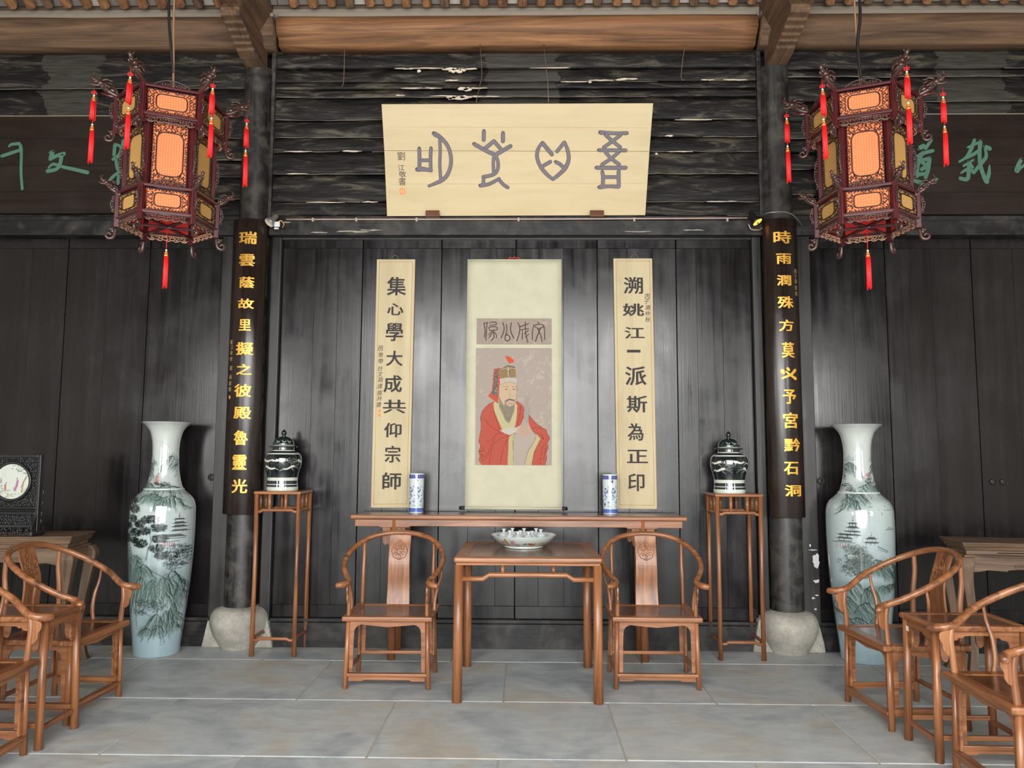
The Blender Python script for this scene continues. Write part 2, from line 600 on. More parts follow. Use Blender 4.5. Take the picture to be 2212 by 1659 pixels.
# ------------------------------------------------------------------ paint canvas (colours laid on dense china / paper surfaces)
class Canvas:
    def __init__(s, w_, h, base):
        s.w, s.h = w_, h
        s.a = np.zeros((h, w_, 3))
        s.a[:] = lin(base)
    def blob(s, x, y, rx, ry, c, al=1.0, soft=0.3):
        x0, x1 = max(0, int(x - rx - 2)), min(s.w, int(x + rx + 3))
        y0, y1 = max(0, int(y - ry - 2)), min(s.h, int(y + ry + 3))
        if x0 >= x1 or y0 >= y1: return
        Y_, X_ = np.mgrid[y0:y1, x0:x1]
        d = np.sqrt(((X_ - x) / max(rx, .3)) ** 2 + ((Y_ - y) / max(ry, .3)) ** 2)
        m_ = np.clip((1.0 - d) / soft, 0, 1)[..., None] * al
        s.a[y0:y1, x0:x1] = s.a[y0:y1, x0:x1] * (1 - m_) + np.array(lin(c)) * m_
    def line(s, pts, w_, c, al=1.0, soft=0.6):
        W = list(w_) if hasattr(w_, '__len__') else [w_] * len(pts)
        for (p, q, wa, wb) in zip(pts[:-1], pts[1:], W[:-1], W[1:]):
            L = math.hypot(q[0] - p[0], q[1] - p[1])
            k = max(1, int(L / max(0.6, min(wa, wb) * 0.4)))
            for i in range(k + 1):
                t = i / k
                r = max(0.55, (wa + (wb - wa) * t) / 2)
                s.blob(p[0] + (q[0] - p[0]) * t, p[1] + (q[1] - p[1]) * t, r, r, c, al, soft)
    def poly(s, pts, c, al=1.0, tex=0.0):
        xs = [p[0] for p in pts]; ys = [p[1] for p in pts]
        x0, x1 = max(0, int(min(xs))), min(s.w, int(max(xs)) + 2)
        y0, y1 = max(0, int(min(ys))), min(s.h, int(max(ys)) + 2)
        if x0 >= x1 or y0 >= y1: return
        Y_, X_ = np.mgrid[y0:y1, x0:x1]
        ins = np.zeros(X_.shape, bool)
        n = len(pts)
        for i in range(n):
            xa, ya = pts[i]; xb, yb = pts[(i + 1) % n]
            if ya == yb: continue
            cond = ((ya > Y_) != (yb > Y_)) & (X_ < (xb - xa) * (Y_ - ya) / (yb - ya) + xa)
            ins ^= cond
        m_ = ins[..., None] * al
        col = np.array(lin(c))
        s.a[y0:y1, x0:x1] = s.a[y0:y1, x0:x1] * (1 - m_) + col * m_
    def band(s, y0, y1, c):
        s.a[max(0, int(y0)):max(0, int(y1))] = lin(c)
def vnoise(h, w_, cell, rs, per=True):
    gh, gw = int(h / cell) + 2, max(2, int(w_ / cell))
    g = rs.rand(gh, gw + 1)
    if per: g[:, -1] = g[:, 0]
    y = np.linspace(0, gh - 1.001, h); x = np.linspace(0, gw - 0.001, w_)
    yi, xi = y.astype(int), x.astype(int)
    fy, fx = (y - yi)[:, None], (x - xi)[None]
    fy, fx = fy * fy * (3 - 2 * fy), fx * fx * (3 - 2 * fx)
    a = g[yi][:, xi]; b_ = g[yi][:, xi + 1]; c_ = g[np.minimum(yi + 1, gh - 1)][:, xi]; d = g[np.minimum(yi + 1, gh - 1)][:, xi + 1]
    return (a * (1 - fx) + b_ * fx) * (1 - fy) + (c_ * (1 - fx) + d * fx) * fy
def painted_lathe(name, prof, n, canvas, mat, parent, ang0=0.0, yscale=1.0):
    """prof from bottom to top, one ring per canvas row (row 0 = top); columns wrap around"""
    m_ = len(prof)
    a = ang0 + 2 * PI * np.arange(n) / n
    pr = np.array(prof)
    X_ = pr[:, 0][:, None] * np.cos(a)[None]; Yy = pr[:, 0][:, None] * np.sin(a)[None] * yscale
    Z_ = np.repeat(pr[:, 1][:, None], n, 1)
    V = np.stack([X_, Yy, Z_], -1).reshape(-1, 3)
    i, k = np.mgrid[0:m_ - 1, 0:n]
    k2 = (k + 1) % n
    F = np.stack([i * n + k, i * n + k2, (i + 1) * n + k2, (i + 1) * n + k], -1).reshape(-1, 4)
    me = bpy.data.meshes.new(name)
    me.from_pydata(V.tolist(), [], F.tolist())
    me.polygons.foreach_set('use_smooth', [True] * len(F))
    rows = np.clip(((m_ - 1 - np.arange(m_)) / (m_ - 1) * (canvas.h - 1)).round().astype(int), 0, canvas.h - 1)
    cols = (np.arange(n) / n * canvas.w).astype(int) % canvas.w
    put_paint(me, canvas.a[rows][:, cols].reshape(-1, 3))
    me.materials.append(MAT[mat])
    return link(name, me, parent)
def put_paint(me, C):
    at = me.color_attributes.new('paint', 'FLOAT_COLOR', 'POINT')
    at.data.foreach_set('color', np.concatenate([C, np.ones((len(C), 1))], 1).astype(np.float32).ravel())
def painted_sheet(name, corner, du, dv, nu, nv, canvas, mat, parent, mask=None):
    """grid sheet: corner = top left, du across, dv down"""
    C0, U_, V_ = Vector(corner), Vector(du), Vector(dv)
    k, i = np.meshgrid(np.arange(nu + 1) / nu, np.arange(nv + 1) / nv)
    P = np.array(C0)[None, None] + k[..., None] * np.array(U_) + i[..., None] * np.array(V_)
    ii, kk = np.mgrid[0:nv, 0:nu]
    a = ii * (nu + 1) + kk
    F = np.stack([a, a + nu + 1, a + nu + 2, a + 1], -1)
    if mask is not None:
        F = F[mask((kk + .5) / nu, (ii + .5) / nv)]
    F = F.reshape(-1, 4)
    me = bpy.data.meshes.new(name)
    me.from_pydata(P.reshape(-1, 3).tolist(), [], F.tolist())
    ri = np.clip((i * canvas.h).astype(int), 0, canvas.h - 1); ci = np.clip((k * canvas.w).astype(int), 0, canvas.w - 1)
    put_paint(me, canvas.a[ri, ci].reshape(-1, 3))
    me.materials.append(MAT[mat])
    return link(name, me, parent)
def interp_prof(keys, m_):
    """keys (z, r) bottom to top, smoothed"""
    P = [Vector((r, z, 0)) for z, r in keys]
    P, _ = catmull(P, [0] * len(P), 12)
    d = [0]
    for a, b_ in zip(P[:-1], P[1:]):
        d.append(d[-1] + (b_ - a).length)
    t = np.linspace(0, d[-1], m_)
    return list(zip(np.interp(t, d, [p.x for p in P]), np.interp(t, d, [p.y for p in P])))

# ================================================================== SETTING
XL, XR = -6.5, 6.4
COLX = (-2.212, 2.098)
# ---- floor of large slate slabs
mb = MB().box(XL, XR, -12.0, 0.3, -0.2, -0.006)
floor = tag(mb.build('floor', 'joint'), kind='structure')
rows = [(0.3, -0.27, [-4.9, -3.3, -1.9, -0.5, 0.9, 2.3, 3.6, 5.1]),
        (-0.27, -1.19, [-5.3, -3.9, -2.72, -1.37, -0.09, 1.22, 2.55, 3.9, 5.2]),
        (-1.19, -2.09, [-4.7, -3.4, -2.1, -0.75, 0.55, 1.80, 3.1, 4.4, 5.6]),
        (-2.09, -2.98, [-5.2, -3.9, -2.6, -1.37, -0.09, 1.18, 2.5, 3.8, 5.1]),
        (-2.98, -3.9, [-4.6, -3.2, -1.9, -0.6, 0.7, 2.0, 3.3, 4.7]),
        (-3.9, -4.9, [-5.2, -3.9, -2.6, -1.2, 0.1, 1.5, 2.8, 4.2]),
        (-4.9, -5.9, [-4.5, -3.0, -1.5, 0.0, 1.5, 3.0, 4.5]),
        (-5.9, -7.2, [-4.8, -3.2, -1.6, 0.2, 1.7, 3.4, 5.0]),
        (-7.2, -8.6, [-4.5, -3.0, -1.5, 0.0, 1.5, 3.0, 4.5]),
        (-8.6, -10.3, [-4.8, -3.2, -1.6, 0.2, 1.7, 3.4, 5.0]),
        (-10.3, -12.0, [-4.5, -3.0, -1.5, 0.0, 1.5, 3.0, 4.5])]
for y1, y0, xs in rows:
    xs = [XL] + xs + [XR]
    for a, b_ in zip(xs[:-1], xs[1:]):
        g = 0.0035
        sk = rnd.uniform(-0.02, 0.02)
        mb = MB()
        p = [(a + g, y0 + g), (b_ - g, y0 + g), (b_ - g + sk * 0.2, y1 - g), (a + g + sk * 0.2, y1 - g)]
        mb.prism(p, 'z', -0.05, -rnd.uniform(0.0, 0.0012))
        mb.build('paving_slab', 'slate', floor, 0.004, seg=1)

# ---- back wall: horizontal planks above the lintel
wb = MB().box(XL, XR, 0.2, 0.3, 0.0, 5.6)
wall_back = tag(wb.build('wall_back', 'gap_dark'), kind='structure')
def zpx(py, Y=0.1):
    return aty(1113, py, Y).z
def plank(x0, x1, z0, z1, i):
    nx, nz = 44, 6
    mb = MB()
    vs = []
    off = rnd.uniform(-0.012, 0.012)
    for j in range(nz + 1):
        t = j / nz
        for k in range(nx + 1):
            x = x0 + (x1 - x0) * k / nx
            wv = mnoise.noise(Vector((x * 1.6, i * 3.1, 0))) * 0.008
            z = z0 + 0.003 + (z1 - z0 - 0.006) * t + (wv if 0 < j < nz else wv * 0.5)
            bul = math.sin(PI * t) ** 0.5 * 0.009
            # the lower edge of every board stands proud of the next
            y = 0.122 + off - bul - (1 - t) * 0.014 - mnoise.noise(Vector((x * 2.5, z * 9, i))) * 0.008
            vs.append((x, y, z))
    q = len(vs)
    for k in range(nx + 1):
        vs.append((vs[k][0], 0.19, vs[k][2]))
    for k in range(nx + 1):
        vs.append((vs[nz * (nx + 1) + k][0], 0.19, vs[nz * (nx + 1) + k][2]))
    fs = [(j * (nx + 1) + k, j * (nx + 1) + k + 1, (j + 1) * (nx + 1) + k + 1, (j + 1) * (nx + 1) + k) for j in range(nz) for k in range(nx)]
    mb.add(vs, [], True)
    mb.f += fs
    mb.sm += [True] * len(fs)
    e = [(q + k, q + k + 1, k + 1, k) for k in range(nx)]
    t_ = nz * (nx + 1)
    e += [(t_ + k, t_ + k + 1, q + nx + 2 + k, q + nx + 1 + k) for k in range(nx)]
    mb.f += e
    mb.sm += [False] * len(e)
    mb.build('plank', 'plank_paint', wall_back)
    # frayed paint along the lower edge
    if rnd.random() < 0.8:
        mb = MB()
        k = 0
        while k < nx:
            L = rnd.randint(2, 11)
            if rnd.random() < 0.72:
                pts = []
                for q2 in range(k, min(nx, k + L) + 1):
                    v0 = vs[min(q2, nx)]
                    pts.append((v0[0], v0[1] - 0.001, v0[2] + rnd.uniform(-0.004, 0.002)))
                if len(pts) > 1:
                    mb.tube(pts, [rnd.uniform(0.0012, 0.0036) for _ in pts], 4)
            k += L
        if mb.v:
            mb.build('frayed_paint', rnd.choice(['dust_edge', 'dust_edge', 'plaster_dim']), wall_back)
cz = [zpx(p) for p in (103, 146, 175, 191, 209, 257, 295, 327, 376, 435, 466)]
lz = [zpx(p) for p in (101, 189, 250, 297, 345, 380, 430, 468)]
rz = [zpx(p) for p in (96, 151, 168, 221, 262, 300, 330, 366, 420, 468)]
for zs, a, b_ in ((cz, -2.07, 1.965), (lz, XL, -2.30), (rz, 2.20, XR)):
    for i in range(len(zs) - 1):
        plank(a, b_, zs[i + 1], zs[i], i + a)
# peeled paint flakes
def flake(px, py, wpx, hpx, Y, mat='peeled', n=15):
    c = aty(px, py, Y)
    s = 0.0036
    mb = MB()
    pts = []
    for k in range(n):
        a = 2 * PI * k / n + rnd.uniform(-.1, .1)
        pts.append((c.x + math.cos(a) * wpx / 2 * s * rnd.uniform(0.7, 1.1), c.z + math.sin(a) * hpx / 2 * s * rnd.uniform(0.25, 1.5)))
    mb.prism(pts, 'y', Y, Y + 0.012)
    return mb
for f in [(905, 153, 9, 7), (880, 148, 26, 3), (975, 149, 44, 6), (1000, 150, 20, 8), (975, 173, 36, 3), (925, 190, 60, 3), (1000, 192, 30, 7), (975, 210, 28, 7),
          (1005, 209, 36, 6), (865, 206, 22, 3), (1275, 177, 10, 5), (1300, 173, 60, 2.5), (1340, 172, 24, 4), (1030, 208, 40, 2.5), (1445, 293, 20, 4), (1418, 332, 8, 5),
          (800, 436, 40, 3), (905, 147, 120, 2.2), (1010, 148, 60, 3), (985, 153, 34, 9), (900, 190, 70, 2.4), (1010, 193, 24, 9), (1030, 190, 50, 2.4), (990, 212, 52, 8), (960, 207, 70, 2.4), (1060, 208, 50, 2), (1190, 146, 110, 1.6), (1360, 170, 50, 3.4), (1240, 176, 60, 2), (1560, 435, 70, 2.4), (1470, 327, 60, 2), (700, 437, 90, 2), (640, 327, 70, 2), (1500, 258, 90, 1.6), (1590, 172, 60, 2), (760, 326, 50, 3), (1530, 172, 34, 2), (640, 375, 50, 2.5)]:
    flake(*f, 0.078).build('peeled_flake', 'peeled', wall_back)
# ---- lintel over the doors
for a, b_ in ((-2.07, 1.965), (XL, -2.30), (2.20, XR)):
    n = {-2.07: 1, XL: 2, 2.20: 3}[a]
    mb = MB().box(a, b_, 0.045, 0.2, 3.30, 3.425)
    mb.box(a, b_, 0.07, 0.2, 3.425, 3.47)
    tag(mb.build('trim_%d' % n, 'rail_lacquer', None, 0.008), kind='structure')
for f in [(760, 500, 90, 4), (800, 497, 60, 3), (690, 502, 40, 3), (1500, 497, 50, 3), (1380, 500, 70, 2.5), (620, 480, 20, 4)]:
    flake(*f, 0.040).build('peeled_flake', 'dust_edge', wall_back)
# ---- doors
DZ0, DZ1 = 0.222, 3.30
def door(n, x0, x1, nb):
    mb = MB().box(x0 + .004, x1 - .004, 0.165, 0.19, DZ0, DZ1)
    d = tag(mb.build('door_%d' % n, 'gap_dark'), kind='structure')
    ws = [rnd.uniform(0.8, 1.3) for _ in range(nb)]
    t = x0 + 0.003
    for w_ in ws:
        t2 = t + (x1 - x0 - 0.006) * w_ / sum(ws)
        yy = 0.150 + rnd.uniform(-0.0012, 0.0012)
        tl = rnd.uniform(-0.0006, 0.0006)
        MB().box(t + .0004, t2 - .0004, yy + tl, 0.17, DZ0 + .10, DZ1 - .085).build('plank', 'door_lacquer', d, 0.0012, seg=1)
        t = t2
    for z0, z1 in ((DZ1 - .084, DZ1 - .002), (DZ0 + .002, DZ0 + .099)):
        MB().box(x0 + .004, x1 - .004, 0.1485, 0.17, z0, z1).build('rail', 'door_lacquer', d, 0.002, seg=1)
    return d
cb = [-1.975, -1.31, -0.655, -0.04, 0.628, 1.275, 1.885]
doors = []
for i in range(6):
    doors.append(door(i + 1, cb[i], cb[i + 1], 3))
lb = [-6.5, -5.85, -5.15, -4.46, -3.78, -3.09, -2.46]
for i in range(6):
    doors.append(door(i + 7, lb[i], lb[i + 1], 2))
rb = [2.35, 2.98, 3.68, 4.37, 5.05, 5.7, 6.4]
for i in range(6):
    doors.append(door(i + 13, rb[i], rb[i + 1], 2))
def ringpull(px, py, d):
    p = aty(px, py, 0.145)
    mb = MB()
    mb.lathe([(0.0, 0.006), (0.024, 0.004), (0.028, 0.0)], 16)
    mb.ball((0, 0.004, 0.01), 0.009, 8)
    mb.tube([(0.022 * math.sin(a), -0.014 - 0.022 * math.cos(a) + 0.014, 0.012) for a in [2 * PI * k / 14 for k in range(15)]], 0.0035, 6)
    mb.xf(Matrix.Rotation(R_(90), 4, 'X'))
    mb.build('ring_pull', 'iron', d, loc=p)
ringpull(456, 1031, doors[11])
ringpull(1773, 1039, doors[12])
ringpull(2147, 1041, doors[14])
ringpull(2169, 1041, doors[14])
# jambs between the doors and the columns
jn = 4
for x0, x1, y0 in ((-2.06, -1.978, 0.10), (1.888, 1.958, 0.10), (-2.455, -2.30, 0.075), (2.20, 2.345, 0.075)):
    tag(MB().box(x0, x1, y0, 0.2, 0.2, 3.30).build('trim_%d' % jn, 'frame_lacquer', None, 0.006), kind='structure')
    jn += 1
tag(MB().box(-2.04, 1.945, 0.13, 0.145, 3.286, 3.30).build('trim_8', 'frame_lacquer'), kind='structure')
# threshold boards
for i, (a, b_) in enumerate(((-1.97, 1.87), (XL, -2.40), (2.29, XR))):
    mb = MB().box(a, b_, 0.105, 0.2, -0.02, 0.188)
    mb.box(a, b_, 0.125, 0.2, 0.188, 0.20)
    mb.box(a, b_, 0.10, 0.2, 0.200, 0.2215)
    tag(mb.build('baseboard_%s' % ('center', 'left', 'right')[i], 'rail_lacquer', None, 0.003), kind='structure')
# flaked paint at the foot of the jamb beside the right hand column
jamb = bpy.data.objects['trim_7']
for f in [(1763, 1212, 17, 27), (1763, 1255, 14, 7), (1755, 1188, 20, 2.5), (1765, 1286, 9, 3), (1757, 1292, 8, 4), (1762, 1316, 7, 3), (1750, 1178, 4, 5)]:
    flake(*f, 0.066).build('peeled_flake', 'scuff', jamb)

# ---- columns with stone drums
def column(x, label, stone_label):
    t = thing('column', (x, 0.115, 0), label, 'column', 'timber columns on stone drums')
    prof = []
    for i in range(41):
        z = 0.30 + (4.73 - 0.30) * i / 40
        prof.append((0.127 - 0.006 * i / 40, z))
    mb = MB().lathe(prof, 40)
    mb.v = [(vx * (1 + 0.02 * mnoise.noise(Vector((vx * 6, vy * 6, vz * 1.5)))), vy * (1 + 0.02 * mnoise.noise(Vector((vx * 6, vy * 6, vz * 1.5)))), vz) for vx, vy, vz in mb.v]
    mb.build('shaft', 'column_lacquer', t)
    sd = 1 if x < 0 else -1
    MB().box(min(sd * .105, sd * .142), max(sd * .105, sd * .142), -.035, .05, 3.46, 4.884).build('side_batten', 'column_lacquer', t, .006)
    ks = [(0.0, 0.14), (0.035, 0.16), (0.10, 0.196), (0.165, 0.220), (0.215, 0.228), (0.265, 0.216), (0.30, 0.185), (0.318, 0.13), (0.318, 0.10)]
    P = interp_prof([(z, r) for z, r in ks], 26)
    mb = MB().lathe(P, 48)
    mb.v = [tuple(Vector(v_) * (1 + 0.012 * mnoise.noise(Vector(v_) * 9 + Vector((x, 0, 0))))) for v_ in mb.v]
    mb.build('stone_drum', 'plinth_stone', t)
    mb = MB().prism([(-0.285, 0.0), (0.275, 0.0), (0.262, 0.08), (0.225, 0.235), (0.19, 0.262), (-0.20, 0.262), (-0.235, 0.245)], 'y', -0.04, 0.03)
    mb.build('stone_slab', 'plinth_stone', t, 0.006)
    return t
column(COLX[0], 'round black timber column behind the gold lettered board reading from 瑞 to 光', '')
column(COLX[1], 'round black timber column with flaking paint beside it, behind the gold lettered board from 時 to 洞', '')
bpy.data.objects['column']['label'] = 'round black timber column on a stone drum, left of the tall flower stand and centre doors'
bpy.data.objects['column.001']['label'] = 'round black timber column on a stone drum, right of the centre doors beside flaking paint'

# ---- roof timbers
ZP = 4.885
for n, (a, b_, mt, lab) in enumerate(((-2.02, 1.925, 'beam_x', 'round reddish brown purlin spanning the centre bay above the cream sign'),
                                 (XL, -2.06, 'beam_grey_x', 'round weathered brown purlin above the left bay, behind the left lantern ropes'),
                                 (1.965, XR, 'beam_grey_x', 'round weathered brown purlin above the right bay, behind the right lantern cable'))):
    mb = MB()
    prof = [(0.16, ZP), (0.02, ZP), (-0.015, ZP + .006), (-0.03, ZP + 0.055), (-0.065, ZP + .07), (-0.10, ZP + .12), (-0.105, ZP + .165), (-0.09, ZP + .205), (-0.06, ZP + .235), (0.16, ZP + .235)]
    nx = 30
    vs = []
    for k in range(nx + 1):
        x = a + (b_ - a) * k / nx
        for (yy, zz) in prof:
            vs.append((x, yy + 0.006 * mnoise.noise(Vector((x * 1.5, yy * 20, 3))), zz + 0.004 * mnoise.noise(Vector((x * 1.3, zz * 20, 9)))))
    m_ = len(prof)
    mb.add(vs, [(k * m_ + j, k * m_ + (j + 1) % m_, (k + 1) * m_ + (j + 1) % m_, (k + 1) * m_ + j) for k in range(nx) for j in range(m_)] + [tuple(range(m_))[::-1], tuple(nx * m_ + j for j in range(m_))], True)
    o = mb.build('purlin', mt)
    tag(o, lab, 'beam')
    MB().box(a, b_, -0.055, 0.16, ZP + .235, ZP + .275).build('fillet', 'plaster_dim', o, 0.006)
for s, x in zip(('left', 'right'), (COLX[0] - 0.01, COLX[1] + 0.005)):
    # cross beam running out over the hall
    mb = MB()
    pts = []
    n = 28
    vs = []
    ys = [0.12, -0.02, -0.06, -0.5, -1.5, -3.0, -4.0]
    for j, y in enumerate(ys):
        sc = 0.93 if j == 2 else (1.0 if j > 2 else 0.9)
        for k in range(n):
            a = 2 * PI * k / n
            ca, sa = math.cos(a), math.sin(a)
            vs.append((x + 0.148 * sc * math.copysign(abs(ca) ** 0.8, ca), y, 5.195 + 0.245 * sc * math.copysign(abs(sa) ** 0.8, sa)))
    mb.add(vs, [(j * n + k, (j + 1) * n + k, (j + 1) * n + (k + 1) % n, j * n + (k + 1) % n) for j in range(len(ys) - 1) for k in range(n)] + [tuple(range(n))[::-1], tuple((len(ys) - 1) * n + k for k in range(n))], True)
    o = mb.build('cross_beam', 'beam_grey_y')
    tag(o, 'thick rounded brown beam over the %s hand column, running out over the hall' % s, 'beam')
    # stepped bracket under it
    prof = [(.10, 4.715), (-.03, 4.715), (-.12, 4.722), (-.21, 4.742), (-.222, 4.760), (-.27, 4.764), (-.282, 4.779), (-.33, 4.783), (-.342, 4.797), (-.40, 4.801), (-.412, 4.817), (-.47, 4.822), (-.482, 4.838), (-.54, 4.844), (-.56, 4.862), (-.56, 4.898), (-.50, 4.97), (.10, 4.97)]
    mb = MB().prism(prof, 'x', x - 0.076, x + 0.076)
    o = mb.build('corbel', 'beam_grey_y', None, 0.008)
    tag(o, 'stepped carved wooden bracket on top of the %s hand column' % s, 'bracket')
# ---- roof
SL = math.tan(R_(27))
def zr(y):
    return 5.20 + (-0.06 - y) * SL
mb = MB()
mb.prism([(0.3, zr(0.3) + 0.10), (-3.8, zr(-3.8) + 0.10), (-8.0, 5.35), (-8.0, 5.50), (-3.8, zr(-3.8) + 0.25), (0.3, zr(0.3) + 0.25)], 'x', XL - .1, XR + .1)
ceiling = tag(mb.build('ceiling', 'roof_board'), kind='structure')
MB().box(XL, XR, 0.02, 0.2, ZP + .275, 5.235).build('wall_plate', 'plaster_dim', ceiling, 0.004)
raf = MB().prism([(-0.040, 0.055), (-0.040, 0.012), (-0.026, -0.004), (0.0, -0.010), (0.026, -0.004), (0.040, 0.012), (0.040, 0.055)], 'y', 0, 4.15)
raf.v = [(x_, -y_, z_ + y_ * SL) for x_, y_, z_ in raf.v]
raf.f = [f[::-1] for f in raf.f]
meR = [raf.mesh('rafter') for _ in range(3)]
for me, mt in zip(meR, ('beam_y', 'beam_grey_y', 'beam_y')):
    me.materials.append(MAT[mt])
nx = 0
x = -6.3
while x < 6.3:
    if not (-2.38 < x < -1.98 or 1.89 < x < 2.27):
        link('rafter', rnd.choice(meR), ceiling, 0.004, (x + rnd.uniform(-.008, .008), -0.055 - rnd.uniform(0, .012), 5.20 + rnd.uniform(-.004, .004)), seg=1)
    x += 0.1575
bk = []
for mt in ('brick_grey', 'brick_dark', 'brick_pale', 'brick_grey'):
    me = MB().box(-0.074, 0.074, -0.11, 0.11, 0, 0.02).mesh('brick')
    me.materials.append(MAT[mt])
    bk.append(me)
x = -4.95
while x < 4.8:
    for j in range(3):
        y = -0.12 - j * 0.225
        link('brick', rnd.choice(bk), ceiling, 0.003, (x + rnd.uniform(-.003, .003), y, zr(y) + 0.062), (-math.atan(SL), 0, 0), seg=1)
    x += 0.1575
# ---- the rest of the hall, behind the camera: side walls and the front with its doorway and lattice windows
tag(MB().box(XL - .2, XL, -8.0, 0.3, 0, 7.2).build('wall_left', 'wall_white'), kind='structure')
tag(MB().box(XR, XR + .2, -8.0, 0.3, 0, 7.2).build('wall_right', 'wall_white'), kind='structure')
mb = MB()
YF0, YF1 = -7.6, -7.45
for a, b_ in ((XL, -5.5), (-4.3, -2.9), (2.9, 4.3), (5.5, XR), (-1.05, -.95), (.95, 1.05)):
    mb.box(a, b_, YF0, YF1, 0, 5.6)
for s in (-1, 1):
    a, b_ = sorted((s * 4.3, s * 5.5))
    mb.box(a, b_, YF0, YF1, 0, 0.95).box(a, b_, YF0, YF1, 3.3, 5.6)
mb.box(-2.9, 2.9, YF0, YF1, 4.1, 5.6)
tag(mb.build('wall_front', 'frame_lacquer'), kind='structure')
mb = MB()  # unseen lattice door leaves, added to break up reflections in the porcelain
for s in (-1, 1):
    for q in range(12):
        x = s * (1.05 + 1.85 * q / 11)
        mb.box(x - .016, x + .016, -7.56, -7.50, 0.0, 4.1)
    for z in (.05, .5, .9, 1.0, 1.35, 1.7, 2.05, 2.4, 2.75, 3.1, 3.45, 3.8, 4.06):
        mb.box(min(s * 1.05, s * 2.9), max(s * 1.05, s * 2.9), -7.555, -7.505, z - .016, z + .016)
tag(mb.build('window_3', 'frame_lacquer'), kind='structure')
for n, (a, b_) in enumerate(((-5.5, -4.3), (4.3, 5.5))):
    mb = MB()
    k = 0
    x = a
    while x < b_ + 0.01:
        mb.box(x - 0.015, x + 0.015, -7.55, -7.51, 0.95, 3.3)
        x += 0.2
    for z in (0.95, 1.5, 1.65, 2.1, 2.25, 2.7, 2.85, 3.3):
        mb.box(a, b_, -7.55, -7.51, z - 0.012, z + 0.012)
    tag(mb.build('window_%d' % (n + 1), 'frame_lacquer'), kind='structure')

